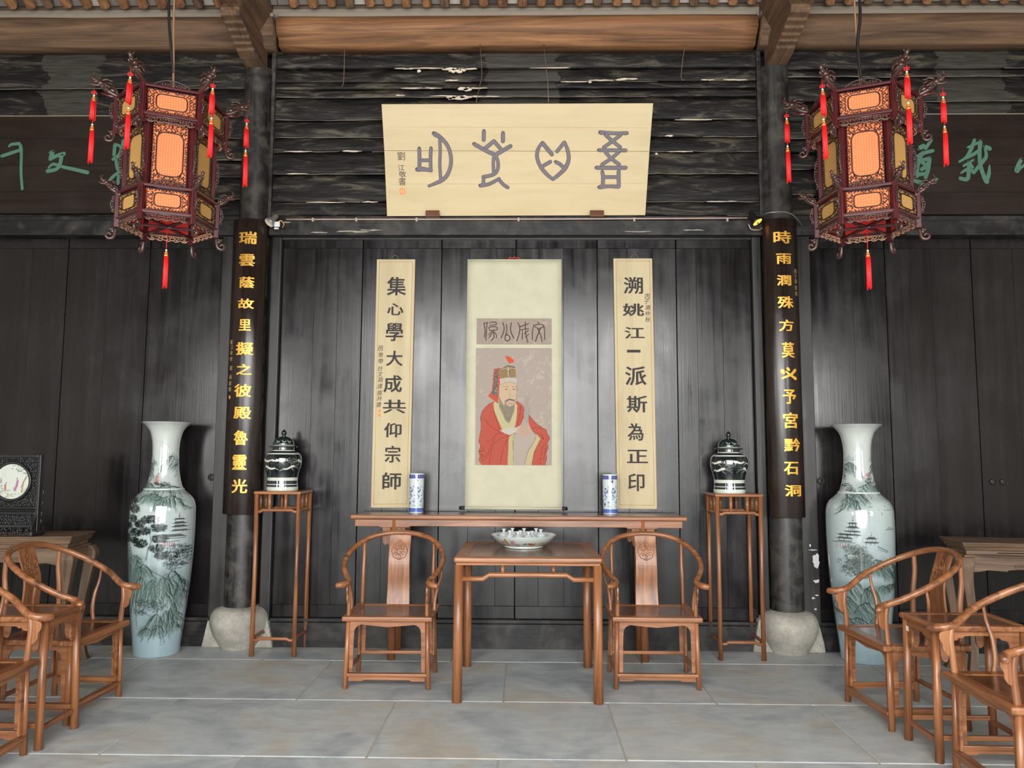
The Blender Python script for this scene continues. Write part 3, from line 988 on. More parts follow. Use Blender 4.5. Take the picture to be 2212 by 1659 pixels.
# ================================================================== FURNITURE
def scroll_edge(pts, k=5):
    P, _ = catmull([Vector((p[0], p[1], 0)) for p in pts], [0] * len(pts), k)
    return [(p.x, p.y) for p in P]
def round_chair():
    t = thing('armchair', (0, 0, 0), '', 'chair', 'horseshoe back armchairs')
    W, Dp = 0.275, 0.19
    # seat
    mb = MB()
    mb.box(-.312, .312, -.232, -.165, .432, .466).box(-.312, .312, .165, .222, .432, .466)
    mb.box(-.312, -.235, -.165, .165, .432, .466).box(.235, .312, -.165, .165, .432, .466)
    mb.build('seat_frame', 'rosewood_x', t, 0.010, seg=3)
    MB().box(-.236, .236, -.166, .166, .440, .4615).build('seat_panel', 'rosewood_dark_x', t, 0.002)
    for sx in (-1, 1):
        # front leg runs up into the arm post, rear leg into the back post
        MB().tube([(sx * .285, -.195, 0), (sx * .272, -.188, .44)], [.0165, .0165], 12).build('leg', 'rosewood_z', t)
        MB().tube([(sx * .285, .195, 0), (sx * .268, .188, .44)], [.0165, .0165], 12).build('leg', 'rosewood_z', t)
        MB().tube([(sx * .272, -.190, .46), (sx * .270, -.196, .54), (sx * .274, -.200, .61), (sx * .279, -.192, .680)], [.0155, .014, .0135, .0125], 12, 5).build('arm_post', 'rosewood_z', t)
        MB().tube([(sx * .266, .188, .46), (sx * .262, .190, .66), (sx * .262, .205, .80), (sx * .262, .203, .915)], [.0155, .0145, .013, .012], 12, 5).build('back_post', 'rosewood_z', t)
        MB().tube([(sx * .297, -.01, .462), (sx * .300, .0, .53), (sx * .318, .0, .62), (sx * .345, -.01, .70), (sx * .347, -.02, .785)], [.013, .0125, .0105, .0085, .007], 10, 5).build('spindle', 'rosewood_z', t)
        # small carved fin under the arm end
        f = scroll_edge([(-.206, .668), (-.245, .655), (-.250, .625), (-.238, .60), (-.236, .575), (-.224, .553), (-.210, .545)])
        MB().prism(f + [(-.204, .60)], 'x', sx * .274 - .006, sx * .274 + .006).build('arm_bracket', 'rosewood_z', t, 0.003)
    # splat
    mb = MB()
    zs = [.458, .53, .60, .68, .76, .84, .90, .945]
    ys = [.190, .203, .208, .204, .206, .226, .246, .258]
    hw = [.0865, .0845, .083, .081, .080, .080, .0815, .083]
    P, H = catmull([Vector((0, y, z)) for y, z in zip(ys, zs)], hw, 4)
    vs = []
    for p, h in zip(P, H):
        vs += [(-h, p.y - .006, p.z), (h, p.y - .006, p.z), (h, p.y + .006, p.z), (-h, p.y + .006, p.z)]
    n = len(P)
    mb.add(vs, [(4 * i + j, 4 * i + (j + 1) % 4, 4 * i + 4 + (j + 1) % 4, 4 * i + 4 + j) for i in range(n - 1) for j in range(4)] + [(3, 2, 1, 0), tuple(4 * (n - 1) + j for j in range(4))])
    sp = mb.build('splat', 'rosewood_z', t, 0.003)
    # carved medallion
    mb = MB()
    cz_, yb = .835, .216
    out = []
    for k in range(48):
        a = 2 * PI * k / 48
        r = .058 * (.93 + 0.10 * abs(math.cos(4 * (a - PI / 2))) + (0.20 if abs(a - PI / 2) < .14 else 0))
        out.append((r * math.cos(a), cz_ + r * math.sin(a)))
    y_at = lambda z: np.interp(z, zs, ys) - .006
    ring = [Vector((x_, y_at(z_) - .003, z_)) for x_, z_ in out]
    mb.tube(ring + [ring[0]], .0032, 5, caps=False)
    for (cx_, cz2, r0, a0, turn) in ((-.022, .850, .020, 0, 1), (.020, .853, .022, 2.2, -1), (0, .826, .026, 1.0, 1), (-.026, .812, .015, 3, -1), (.027, .815, .016, .5, 1), (0, .798, .016, 4, 1), (.004, .86, .012, 2, 1)):
        pts = []
        for q in range(15):
            a = a0 + turn * q * .45
            r = r0 * (1 - q / 17)
            z_ = cz2 + r * math.sin(a)
            pts.append((cx_ + r * math.cos(a), y_at(z_) - .0025, z_))
        mb.tube(pts, .0030, 5)
    mb.build('medallion', 'rosewood_x', sp)
    # arm and crest rail in one sweep
    half = [(0, .262, .957), (.09, .257, .953), (.18, .238, .938), (.262, .195, .908), (.322, .115, .862), (.350, .02, .808), (.344, -.065, .760), (.312, -.13, .718), (.282, -.18, .692), (.283, -.215, .680), (.308, -.245, .672), (.334, -.258, .668)]
    rad = [.0180, .0180, .0180, .0180, .0180, .0180, .0180, .0180, .0185, .020, .022, .0195]
    pts = [(-p[0], p[1], p[2]) for p in half[::-1]] + half[1:]
    mb = MB().tube(pts, rad[::-1] + rad[1:], 14, 5)
    for sx in (-1, 1):
        mb.ball((sx * .336, -.259, .668), .0192, 10)
    mb.build('crest_rail', 'rosewood_dark_x' if False else 'rosewood_x', t)
    # arched aprons between the legs, front, back and sides
    def arch(half_w, z0, name_mat, axis, pos):
        o = [(-half_w, z0), (-half_w, .434), (half_w, .434), (half_w, z0)]
        inn = scroll_edge([(half_w - .026, z0), (half_w - .030, .33), (half_w - .040, .385), (half_w - .075, .407), (half_w - .12, .404), (0.0, .392), (-half_w + .12, .404), (-half_w + .075, .407), (-half_w + .040, .385), (-half_w + .030, .33), (-half_w + .026, z0)], 4)
        return MB().prism(o + inn[::-1], axis, pos - .006, pos + .006)
    def archfix(half_w, z0, axis, pos):
        n_in = scroll_edge([(half_w - .026, z0), (half_w - .030, .33), (half_w - .040, .385), (half_w - .075, .407), (half_w - .12, .404), (0.0, .392)], 4)
        mb = MB()
        for sg in (1, -1):
            L = [(sg * p[0], p[1]) for p in n_in]
            for a, b_ in zip(L[:-1], L[1:]):
                oa = (sg * half_w, a[1]) if a[1] < .345 else None
                ob = (sg * half_w, b_[1]) if b_[1] < .345 else None
                if oa and ob:
                    q = [a, b_, ob, oa]
                elif oa and not ob:
                    q = [a, b_, (b_[0], .434), (sg * half_w, .434), oa]
                else:
                    q = [a, b_, (b_[0], .434), (a[0], .434)]
                mb.prism(q, axis, pos - .006, pos + .006)
        return mb
    archfix(.262, .105, 'y', -.190).build('apron', 'rosewood_x', t)
    archfix(.262, .14, 'y', .190).build('apron', 'rosewood_x', t)
    for sx in (-1, 1):
        archfix(.178, .125, 'x', sx * .275).build('apron', 'rosewood_y', t)
    # foot rails
    mb = MB().box(-.277, .277, -.212, -.178, .080, .100)
    mb.build('foot_rail', 'rosewood_x', t, 0.004)
    MB().prism([(-.262, .080), (.262, .080), (.262, .050), (.17, .050), (.155, .058), (-.155, .058), (-.17, .050), (-.262, .050)], 'y', -.198, -.188).build('foot_apron', 'rosewood_x', t)
    MB().box(-.275, .275, .182, .205, .125, .147).build('stretcher', 'rosewood_x', t, 0.004)
    for sx in (-1, 1):
        MB().box(sx * .281 - .011, sx * .281 + .011, -.19, .19, .095, .120).build('stretcher', 'rosewood_y', t, 0.004)
        MB().prism([(-.18, .097), (.18, .097), (.18, .075), (.11, .075), (.10, .083), (-.10, .083), (-.11, .075), (-.18, .075)], 'x', sx * .281 - .004, sx * .281 + .004).build('foot_apron', 'rosewood_y', t)
    return t
chair = round_chair()
_seen = set()
def _sc(o):
    for c_ in o.children:
        if c_.data.name not in _seen:
            _seen.add(c_.data.name)
            c_.data.transform(Matrix.Diagonal((.945, 1.03, .995, 1)))
        _sc(c_)
bpy.context.view_layer.update()
_sc(chair)
chair.location = (-0.852, -0.757, 0)
chair['label'] = 'horseshoe back armchair facing forward left of the square table'
dup(chair, (0.905, -0.707, 0), 0, 'horseshoe back armchair facing forward right of the square table, partly behind its corner')
GRC = 'horseshoe back armchairs'
for args in (((-2.705, -1.42, 0), R_(88), 'horseshoe back armchair turned sideways at the left, farther one, next to the pine landscape vase'),
             ((-2.672, -2.375, 0), R_(91), 'horseshoe back armchair at the left edge, nearest one, cut off by the frame'),
             ((2.275, -1.365, 0), R_(-87), 'horseshoe back armchair turned sideways at the right, in front of the pavilion vase'),
             ((2.345, -2.43, 0), R_(-91), 'horseshoe back armchair at the lower right edge, nearest one, cut off by the frame')):
    o = dup(chair, *args)
    o.scale = (.965, 1.08 if args[0][0] > 0 else 1.03, 1)

# ---- small side tables between the sideways chairs (local front = -Y, turned like the chairs)
def tea_table():
    t = thing('side_table', (0, 0, 0), '', 'table', 'small side tables')
    hw, hd, H = .243, .178, .665
    mb = MB()
    mb.box(-hw, hw, -hd, -hd + .05, H - .028, H).box(-hw, hw, hd - .05, hd, H - .028, H).box(-hw, -hw + .05, -hd + .05, hd - .05, H - .028, H).box(hw - .05, hw, -hd + .05, hd - .05, H - .028, H)
    mb.build('top_frame', 'rosewood_y', t, 0.008, seg=3)
    MB().box(-hw + .049, hw - .049, -hd + .049, hd - .049, H - .024, H - .003).build('top_panel', 'rosewood_dark_y', t, .002)
    for sx in (-1, 1):
        for sy in (-1, 1):
            MB().tube([(sx * (hw - .017), sy * (hd - .022), 0), (sx * (hw - .027), sy * (hd - .032), H - .026)], [.0215, .0195], 14).build('leg', 'rosewood_z', t)
    def apr(half, axis, pos, mt):
        e = scroll_edge([(half, H - .105), (half - .006, H - .165), (half - .030, H - .182), (half - .046, H - .150), (half - .048, H - .105), (half - .060, H - .080), (half - .085, H - .074), (half - .10, H - .062), (half - .115, H - .064), (half - .13, H - .054), (0, H - .053)], 3)
        mb = MB()
        for sg in (1, -1):
            L = [(sg * p[0], p[1]) for p in e]
            top = H - .028
            # ear piece and rail as two outlines
            cut = next(i for i, p in enumerate(e) if p[0] < half - .0485)
            mb.prism(L[:cut] + [(L[cut - 1][0], top), (sg * half, top)], axis, pos - .006, pos + .006)
            mb.prism([(L[cut - 1][0], top)] + L[cut - 1:] + [(0, top)], axis, pos - .006, pos + .006)
        return mb.build('apron', mt, t, .002)
    for s in (-1, 1):
        apr(hw - .045, 'y', s * (hd - .030), 'rosewood_x')
        apr(hd - .050, 'x', s * (hw - .025), 'rosewood_y')
        MB().box(-hw + .02, hw - .02, s * (hd - .024) - .010, s * (hd - .024) + .010, .105, .130).build('stretcher', 'rosewood_x', t, .004)
        MB().box(s * (hw - .020) - .010, s * (hw - .020) + .010, -hd + .025, hd - .025, .085, .110).build('stretcher', 'rosewood_y', t, .004)
    return t
tt = tea_table()
tt.location = (-2.665, -1.885, 0)
tt['label'] = 'small rosewood side table between the two sideways armchairs at the left'
t2 = dup(tt, (2.328, -1.915, 0), 0, 'small rosewood side table between the two sideways armchairs at the right, with a white sticker')
tag(MB().box(-.0012, 0, -.012, .012, -.013, .013).build('price_sticker', 'label_white', t2, loc=(-.2065, -.02, .625)), None)
for c_ in [o for o in t2.children if o.name.startswith('price_sticker')]:
    c_.location = (-.0, 0, 0)
    c_.data.transform(Matrix.Translation((-.2265, .118, .590)))
    c_['label'] = 'white sticker'

# ---- square table
t = thing('square_table', (0.060, -0.800, 0), 'square rosewood table with round legs in the middle, holding the porcelain bowl', 'table')
hw, hd, H = .462, .44, .878
mb = MB()
mb.box(-hw, hw, -hd, -hd + .085, H - .036, H).box(-hw, hw, hd - .085, hd, H - .036, H).box(-hw, -hw + .085, -hd + .085, hd - .085, H - .036, H).box(hw - .085, hw, -hd + .085, hd - .085, H - .036, H)
mb.build('top_frame', 'rosewood_x', t, 0.013, seg=4)
MB().box(-hw + .084, hw - .084, -hd + .084, hd - .084, H - .028, H - .001).build('top_panel', 'rosewood_dark_x', t, .001)
MB().box(-hw + .012, hw - .012, -hd + .012, hd - .012, H - .052, H - .036).build('waist', 'rosewood_x', t, 0.006)
for sx in (-1, 1):
    for sy in (-1, 1):
        MB().tube([(sx * (hw - .028), sy * (hd - .032), 0), (sx * (hw - .032), sy * (hd - .036), H - .05)], [.0305, .0285], 20).build('leg', 'rosewood_z', t)
def hump(L, z, rise, run, r, horiz='x', pos=0.0, c=0.0):
    a = [(-L, z), (-L + run, z), (-L + run + rise * 1.6, z + rise), (L - run - rise * 1.6, z + rise), (L - run, z), (L, z)]
    pts = [((p[0] + c, pos, p[1]) if horiz == 'x' else (pos, p[0] + c, p[1])) for p in a]
    return MB().tube(pts, r, 10, 0)
for s in (-1, 1):
    hump(hw - .03, .742, .026, .150, .0165, 'x', s * (hd - .034)).build('stretcher', 'rosewood_x', t)
    hump(hd - .034, .742, .026, .140, .0165, 'y', s * (hw - .030)).build('stretcher', 'rosewood_y', t)
    for q in (-1, 1):
        MB().tube([(q * .158, s * (hd - .034), .765), (q * .158, s * (hd - .034), H - .05)], .0145, 10).build('strut', 'rosewood_z', t)
        MB().tube([(s * (hw - .030), q * .15, .765), (s * (hw - .030), q * .15, H - .05)], .0145, 10).build('strut', 'rosewood_z', t)

# ---- long altar table against the wall
t = thing('altar_table', (-0.011, -0.085, 0), 'long narrow rosewood altar table against the wall, behind the two front armchairs', 'table')
hw, hd, H = 1.262, .182, 1.060
mb = MB().box(-hw, hw, -hd, hd, H - .034, H)
mb.build('top', 'rosewood_x', t, 0.012, seg=3)
MB().box(-hw + .03, hw - .03, -hd + .03, hd - .03, H - .001, H + .0012).build('top_panel', 'rosewood_dark_x', t)
for s in (-1, 1):
    y = s * (hd - .028)
    p = [(-hw + .035, H - .034), (hw - .035, H - .034), (hw - .035, H - .086), (hw - .215, H - .086), (hw - .23, H - .094), (hw - .44, H - .094), (hw - .455, H - .084),
         (-hw + .455, H - .084), (-hw + .44, H - .094), (-hw + .23, H - .094), (-hw + .215, H - .086), (-hw + .035, H - .086)]
    MB().prism(p, 'y', y - .008, y + .008).build('apron', 'rosewood_x', t, .003)
    for q in (-1, 1):
        MB().tube([(q * .940, s * .142, 0), (q * .932, s * .140, H - .034)], [.029, .026], 14).build('leg', 'rosewood_z', t)
        # shaped spandrel hugging the leg
        e = scroll_edge([(-.085, H - .09), (-.080, H - .20), (-.065, H - .225), (-.046, H - .215), (-.030, H - .235)], 3)
        for g in (-1, 1):
            pts = [(q * .935 + g * x_, z_) for x_, z_ in e] + [(q * .935 + g * -.024, H - .09)]
            MB().prism(pts, 'y', s * .142 - .007, s * .142 + .007).build('spandrel', 'rosewood_z', t, .003)
for q in (-1, 1):
    MB().box(q * .935 - .012, q * .935 + .012, -.135, .135, .36, .385).build('stretcher', 'rosewood_y', t, .004)
    MB().box(q * .935 - .012, q * .935 + .012, -.135, .135, .52, .545).build('stretcher', 'rosewood_y', t, .004)
    MB().box(q * (hw - .043) - .008, q * (hw - .043) + .008, -hd + .03, hd - .03, H - .086, H - .034).build('end_apron', 'rosewood_y', t, .003)

# ---- tall flower stands
def flower_stand():
    t = thing('flower_stand', (0, 0, 0), '', 'stand', 'tall flower stands')
    hw, hd, H = .182, .172, 1.228
    mb = MB().box(-hw, hw, -hd, hd, H - .024, H)
    mb.build('top', 'rosewood_x', t, 0.010, seg=3)
    for sx in (-1, 1):
        for sy in (-1, 1):
            MB().tube([(sx * (hw - .022), sy * (hd - .022), 0), (sx * (hw - .023), sy * (hd - .024), .6), (sx * (hw - .020), sy * (hd - .020), H - .022)], [.0185, .0155, .0165], 12).build('leg', 'rosewood_z', t)
    for s in (-1, 1):
        hump(hw - .022, H - .155, .012, .030, .0125, 'x', s * (hd - .022)).build('stretcher', 'rosewood_x', t)
        hump(hd - .022, H - .155, .012, .030, .0125, 'y', s * (hw - .022)).build('stretcher', 'rosewood_y', t)
        hump(hw - .022, .118, .012, .040, .0125, 'x', s * (hd - .022)).build('stretcher', 'rosewood_x', t)
        hump(hd - .022, .118, .012, .040, .0125, 'y', s * (hw - .022)).build('stretcher', 'rosewood_y', t)
        for q in (-1, 1):
            MB().tube([(q * .062, s * (hd - .022), H - .148), (q * .062, s * (hd - .022), H - .022)], .0125, 10).build('strut', 'rosewood_z', t)
            MB().tube([(s * (hw - .022), q * .058, H - .148), (s * (hw - .022), q * .058, H - .022)], .0125, 10).build('strut', 'rosewood_z', t)
    return t
fs1 = flower_stand()
fs1.location = (-1.848, -.030, 0)
fs1['label'] = 'tall slender rosewood flower stand beside the left column, carrying a dark green jar'
dup(fs1, (1.660, -.018, 0), 0, 'tall slender rosewood flower stand beside the right column, carrying a dark green jar')

# ---- weathered carved side altars in the outer bays
def old_table(loc, rz, label):
    t = thing('carved_table', loc, label, 'table', 'pale weathered carved tables', rz)
    L, Dp, H = 1.9, .42, .93
    hw, hd = L / 2, Dp / 2
    def slab(z0, z1, e0, e1, name, mt):
        vs = [(sx * (hw + e), sy * (hd + e), z) for z, e in ((z0, e0), (z1, e1)) for sx, sy in ((-1, -1), (1, -1), (1, 1), (-1, 1))]
        return MB().add(vs, [(3, 2, 1, 0), (4, 5, 6, 7), (0, 1, 5, 4), (1, 2, 6, 5), (2, 3, 7, 6), (3, 0, 4, 7)]).build(name, mt, t, .004)
    slab(H - .012, H, .0, .002, 'top', 'ebony' if False else 'old_wood_x')
    slab(H - .055, H - .012, -.022, .0, 'top_moulding', 'old_wood_x')
    slab(H - .085, H - .055, -.034, -.034, 'waist', 'old_wood_x')
    for s in (-1, 1):
        for x0 in (-.72, -.30, .12, .54):
            MB().box(x0, x0 + .20, s * (hd - .034) - .003, s * (hd - .034) + .003, H - .073, H - .067).build('waist_slot', 'gap_dark', t)
    slab(H - .100, H - .085, -.012, -.022, 'lip', 'old_wood_x')
    for s in (-1, 1):
        pts = scroll_edge([(-hw + .05, H - .1), (-hw + .05, H - .20), (-hw + .16, H - .185), (-hw + .28, H - .192), (-hw + .34, H - .176), (0, H - .172), (hw - .34, H - .176), (hw - .28, H - .192), (hw - .16, H - .185), (hw - .05, H - .20), (hw - .05, H - .1)], 2)
        MB().prism(pts, 'y', s * (hd - .02) - .012, s * (hd - .02) + .012).build('apron', 'old_wood_x', t, .003)
        for c_ in (-.52, .52):
            mb = MB().tube([(c_ + (q - 4) * .026, s * (hd - .006), H - .150 + .007 * math.sin(q * 1.4)) for q in range(9)], .004, 6, 3)
            for q in range(9):
                cx_, cz_ = c_ + (q - 4) * .024, H - .150 + rnd.uniform(-.006, .006)
                mb.tube([(cx_ + .012 * math.cos(a), s * (hd - .006), cz_ + .010 * math.sin(a)) for a in [k * .7 + q for k in range(8)]], .003, 5)
            mb.build('carving', 'old_wood_x', t)
        MB().box(s * (hw - .03) - .012, s * (hw - .03) + .012, -hd + .04, hd - .04, H - .19, H - .1).build('end_apron', 'old_wood_y', t, .003)
    for sx in (-1, 1):
        for sy in (-1, 1):
            p = [(hw - .035, hd - .035, H - .10, .040), (hw - .015, hd - .015, H - .16, .044), (hw - .022, hd - .022, H - .26, .034), (hw - .05, hd - .04, H - .50, .026), (hw - .055, hd - .045, .25, .024), (hw - .035, hd - .03, .06, .028), (hw - .02, hd - .02, .0, .034)]
            mb = MB()
            P, Rr = catmull([Vector((sx * a, sy * b_, c_)) for a, b_, c_, _ in p], [q[3] for q in p], 4)
            vs = []
            for q, r in zip(P, Rr):
                vs += [(q.x - r, q.y - r, q.z), (q.x + r, q.y - r, q.z), (q.x + r, q.y + r, q.z), (q.x - r, q.y + r, q.z)]
            n = len(P)
            mb.add(vs, [(4 * i + j, 4 * i + 4 + j, 4 * i + 4 + (j + 1) % 4, 4 * i + (j + 1) % 4) for i in range(n - 1) for j in range(4)] + [(0, 1, 2, 3), tuple(4 * n - 1 - j for j in range(4))])
            mb.build('leg', 'old_wood_z', t, .004)
    return t
old_table((-4.10, -.62, 0), R_(9), 'pale weathered table with carved apron at the left, under the black screen')
old_table((4.01, -.62, 0), R_(-9), 'pale weathered table with carved apron at the right edge, nothing on it')

# ================================================================== BOARDS, SCROLLS, LETTERING
# ---- big cream sign, leaning forward from the wall
TH = math.atan2(.35, .79)
sg = thing('sign_board', (-0.034, 0.035, 3.462), 'large cream horizontal sign board with four grey seal characters, tilted forward above the scroll', 'sign')
sg.rotation_euler = (TH, 0, 0)
SM = Matrix.Translation(sg.location) @ Matrix.Rotation(TH, 4, 'X')
SI = SM.inverted()
SN = (SM.to_3x3() @ Vector((0, -1, 0)))
def sgl(px, py):
    return SI @ atpl(px, py, sg.location, SN)
TL, TR_, BR, BL = sgl(824, 225), sgl(1411, 223), sgl(1394, 465), sgl(836, 467)
mL, mR = sgl(830, 325.5), sgl(1403, 327)
def quadboard(name, q, mat, par, d=.028, bev=.002):
    mb = MB()
    mb.prism([(p.x, p.z) for p in q], 'y', 0, d)
    return mb.build(name, mat, par, bev)
quadboard('board', [TL, TR_, mR + Vector((0, 0, .0008)), mL + Vector((0, 0, .0008))], 'cream_sign', sg)
quadboard('board', [mL - Vector((0, 0, .0008)), mR - Vector((0, 0, .0008)), BR, BL], 'cream_sign', sg)
def cr(ox, oy, s, lines):
    return [([(ox + a / s, oy + b_ / s) for a, b_ in p], (w_ / s if not hasattr(w_, '__len__') else [q / s for q in w_])) for p, w_ in lines]
L1 = [([(545, 655), (550, 800), (548, 960)], 50), ([(728, 650), (722, 800), (725, 1000)], 45), ([(560, 838), (720, 838)], 45), ([(520, 982), (600, 975), (732, 995)], [66, 60, 44]),
      ([(778, 425), (870, 480), (980, 600), (1035, 760), (1035, 920), (980, 1070), (880, 1160), (695, 1240)], [66, 58, 50, 48, 50, 52, 54, 32]), ([(865, 500), (872, 700), (866, 900), (880, 1130)], 40)]
L2 = [([(1552, 385), (1550, 520)], 52), ([(1850, 415), (1850, 540)], 52), ([(1402, 585), (1540, 665), (1700, 742), (1745, 745), (1880, 668), (1968, 618)], 52), ([(1575, 650), (1710, 540)], 50), ([(1710, 540), (1835, 685)], 50),
      ([(1715, 765), (1700, 850), (1705, 1045)], 42), ([(1740, 770), (1768, 850), (1775, 930), (1755, 1010), (1690, 1065), (1545, 1098)], [50, 44, 44, 44, 46, 50]), ([(1550, 1110), (1545, 1170), (1545, 1210)], 46),
      ([(1500, 1232), (1640, 1205), (1790, 1125)], [54, 46, 40]), ([(1790, 1140), (1860, 1220), (1925, 1262)], 46)]
L3 = [([(368, 560), (300, 680), (292, 800), (340, 930), (430, 1045), (535, 1135)], [30, 50, 50, 50, 50, 40]), ([(375, 570), (450, 660), (520, 745)], 54), ([(712, 560), (600, 700)], 46), ([(722, 560), (765, 680), (782, 820), (735, 950), (640, 1050), (535, 1135)], [34, 48, 50, 56, 52, 40]),
      ([(370, 935), (495, 862)], 48), ([(580, 865), (640, 895), (700, 950)], 48)]
L4 = [([(1275, 405), (1480, 418), (1690, 415)], [56, 44, 46]), ([(1350, 435), (1460, 535), (1585, 635)], 46), ([(1590, 445), (1460, 545), (1330, 635)], 46), ([(1250, 680), (1670, 685)], 46), ([(1350, 705), (1440, 805), (1570, 905)], 46),
      ([(1560, 715), (1430, 820), (1300, 905)], 46), ([(1215, 955), (1670, 955)], 52), ([(1305, 1020), (1318, 1100), (1312, 1235)], 50), ([(1560, 1000), (1562, 1245)], 50), ([(1330, 1100), (1550, 1100)], 46), ([(1262, 1258), (1400, 1243), (1555, 1250)], [58, 44, 52])]
for ox, L in ((830, L1), (830, L2), (1120, L3), (1120, L4)):
    q = cr(ox, 230, 7.214, L)
    mb = strokes(MB(), [(p, (w_ + 1.6 if not isinstance(w_, list) else [z + 1.6 for z in w_])) for p, w_ in q], sgl, .00362, (0, -1, 0), .002)
    ed = mb.build('character', 'ink_brown', sg)
    strokes(MB(), q, sgl, .0036, (0, -1, 0), .0045).build('character_face', 'ink_grey', ed)
for ch, px, py, w_, h in (('劉', 866.5, 337, 17, 18), ('江', 867, 362, 15, 12), ('敬', 869.5, 376, 16, 13), ('書', 869, 392, 16, 17)):
    p = sgl(px, py)
    char(ch, p.x, p.z, w_ * .0036, h * .0036, 0, 'ink_brown', sg, .001, 0.0)
p = sgl(869.5, 413)
MB().box(p.x - .022, p.x + .022, -.002, 0.001, p.z - .024, p.z + .024).build('seal', 'seal_orange', sg)
char('印', p.x, p.z, .03, .034, -.002, 'peeled', sg, .0008, -0.01)
for pa, pb in (((838, 274), (1400, 276)), ((842, 398), (1396, 396))):
    strokes(MB(), [([pa, pb], .5)], sgl, .0032, (0, -1, 0), .0004).build('seam_line', 'ink_brown' if False else 'seal_rust', sg)
# brackets under the sign and the hanging wires above
for px in (936, 1288):
    p = aty(px, 467, .03)
    o = MB().box(p.x - .056, p.x + .056, -.022, .075, 3.432, 3.462).box(p.x - .056, p.x + .056, -.032, -.022, 3.432, 3.482).build('sign_bracket', 'rosewood_dark_x', None, .003)
    tag(o, 'small dark wooden ledge bracket under the %s end of the cream sign' % ('left' if px < 1000 else 'right'), 'bracket')
for (pts, lab) in ((((1037, 95), (1040, 130), (1041, 165), (1032, 205), (1029, 221)), 'thin wire running down behind the top of the cream sign, left one of the two'),
                   (((1175, 95), (1178, 130), (1183, 175), (1185, 221)), 'thin wire running down behind the top of the cream sign, right one of the two'),
                   (((745, 104), (744, 140), (742, 180), (738, 188)), 'short thin wire hanging from the purlin near the left column'),
                   (((1480, 92), (1475, 125), (1471, 165), (1474, 173), (1480, 172)), 'short thin wire hanging from the purlin near the right column')):
    long_ = 'sign' in lab
    P = [aty(x_, y_, (-.02 - .26 * i / (len(pts) - 1)) if long_ else .0) for i, (x_, y_) in enumerate(pts)]
    P[0].y = -.015
    P[0].z = min(P[0].z, ZP + .02)
    tag(MB().tube(P, .0028, 5).build('wire', 'wire'), lab, 'wire')

# ---- vertical inscribed boards flanking the scroll
def vboard(q, label, chars, small, seals):
    P = [aty(a, b_, .128) for a, b_ in q]
    base = Vector(((P[2].x + P[3].x) / 2, .128, min(P[2].z, P[3].z)))
    t = thing('inscribed_board', base, label, 'sign', 'vertical cream boards flanking the scroll')
    quadboard('board', [p - base for p in P], 'cream_board', t, .02, .003)
    ins = [(P[0] - base) + Vector((.022, 0, -.022)), (P[1] - base) + Vector((-.022, 0, -.022)), (P[2] - base) + Vector((-.022, 0, .03)), (P[3] - base) + Vector((.022, 0, .03))]
    for a, b_ in zip(ins, ins[1:] + ins[:1]):
        MB().tube([a, b_], .0012, 4).build('incised_line', 'seal_rust', t)
    for ch, px, py, w_, h in chars:
        p = aty(px, py, .125) - base
        char(ch, p.x, p.z, w_ * .00372, h * .00372, 0, 'ink', t, .0022, 0.035)
    for ch, px, py in small:
        p = aty(px, py, .125) - base
        char(ch, p.x, p.z, 11 * .0037, 11.5 * .0037, 0, 'ink_brown', t, .001, 0.004, shear=.12)
    for px, py in seals:
        p = aty(px, py, .125) - base
        MB().box(p.x - .011, p.x + .011, -.0015, .001, p.z - .011, p.z + .011).build('seal', 'seal_orange', t)
    MB().tube([(-.03, .012, P[0].z - base.z - .002), (-.02, .004, P[0].z - base.z + .022), (0, .004, P[0].z - base.z + .032), (.02, .004, P[0].z - base.z + .022), (.03, .012, P[0].z - base.z - .002)], .0025, 5, 3).build('hanging_loop', 'wire', t)
    return t
vboard([(814, 560), (897, 560), (884.5, 1097), (801, 1097)], 'narrow vertical cream board with nine dark characters, left of the portrait scroll',
       [('集', 856.5, 618, 42, 42), ('心', 854, 668, 36, 27), ('學', 852, 717, 38, 41), ('大', 852, 774, 36, 34), ('成', 848.5, 829, 40, 38), ('共', 852, 878, 50, 30), ('仰', 848.5, 929, 38, 32), ('宗', 848, 981, 34, 37), ('師', 846.5, 1039, 41, 37)],
       list(zip('邑後學計文淵謹撰并書', [822.5, 822.5, 822, 821.5, 821, 821, 820.5, 820, 819.5, 818.5], [752, 766, 780, 796, 808, 820, 834, 849, 861, 874])), [(819.5, 887), (819.2, 897)])
vboard([(1325, 558), (1409, 558), (1419.5, 1100), (1333, 1099)], 'narrow vertical cream board with nine dark characters, right of the portrait scroll',
       [('溯', 1368, 616.5, 42, 38), ('姚', 1368, 669, 47, 28), ('江', 1371, 719, 44, 26), ('一', 1369, 758.5, 29, 6), ('派', 1373.5, 812, 46, 42), ('斯', 1376, 873, 44, 37), ('為', 1373, 933, 34, 38), ('正', 1377, 986, 45, 29), ('印', 1374.5, 1042, 35, 38)],
       list(zip('丙子歲仲秋', [1398.5, 1397, 1400, 1399, 1399.5], [640, 651, 664, 677, 690])), [])

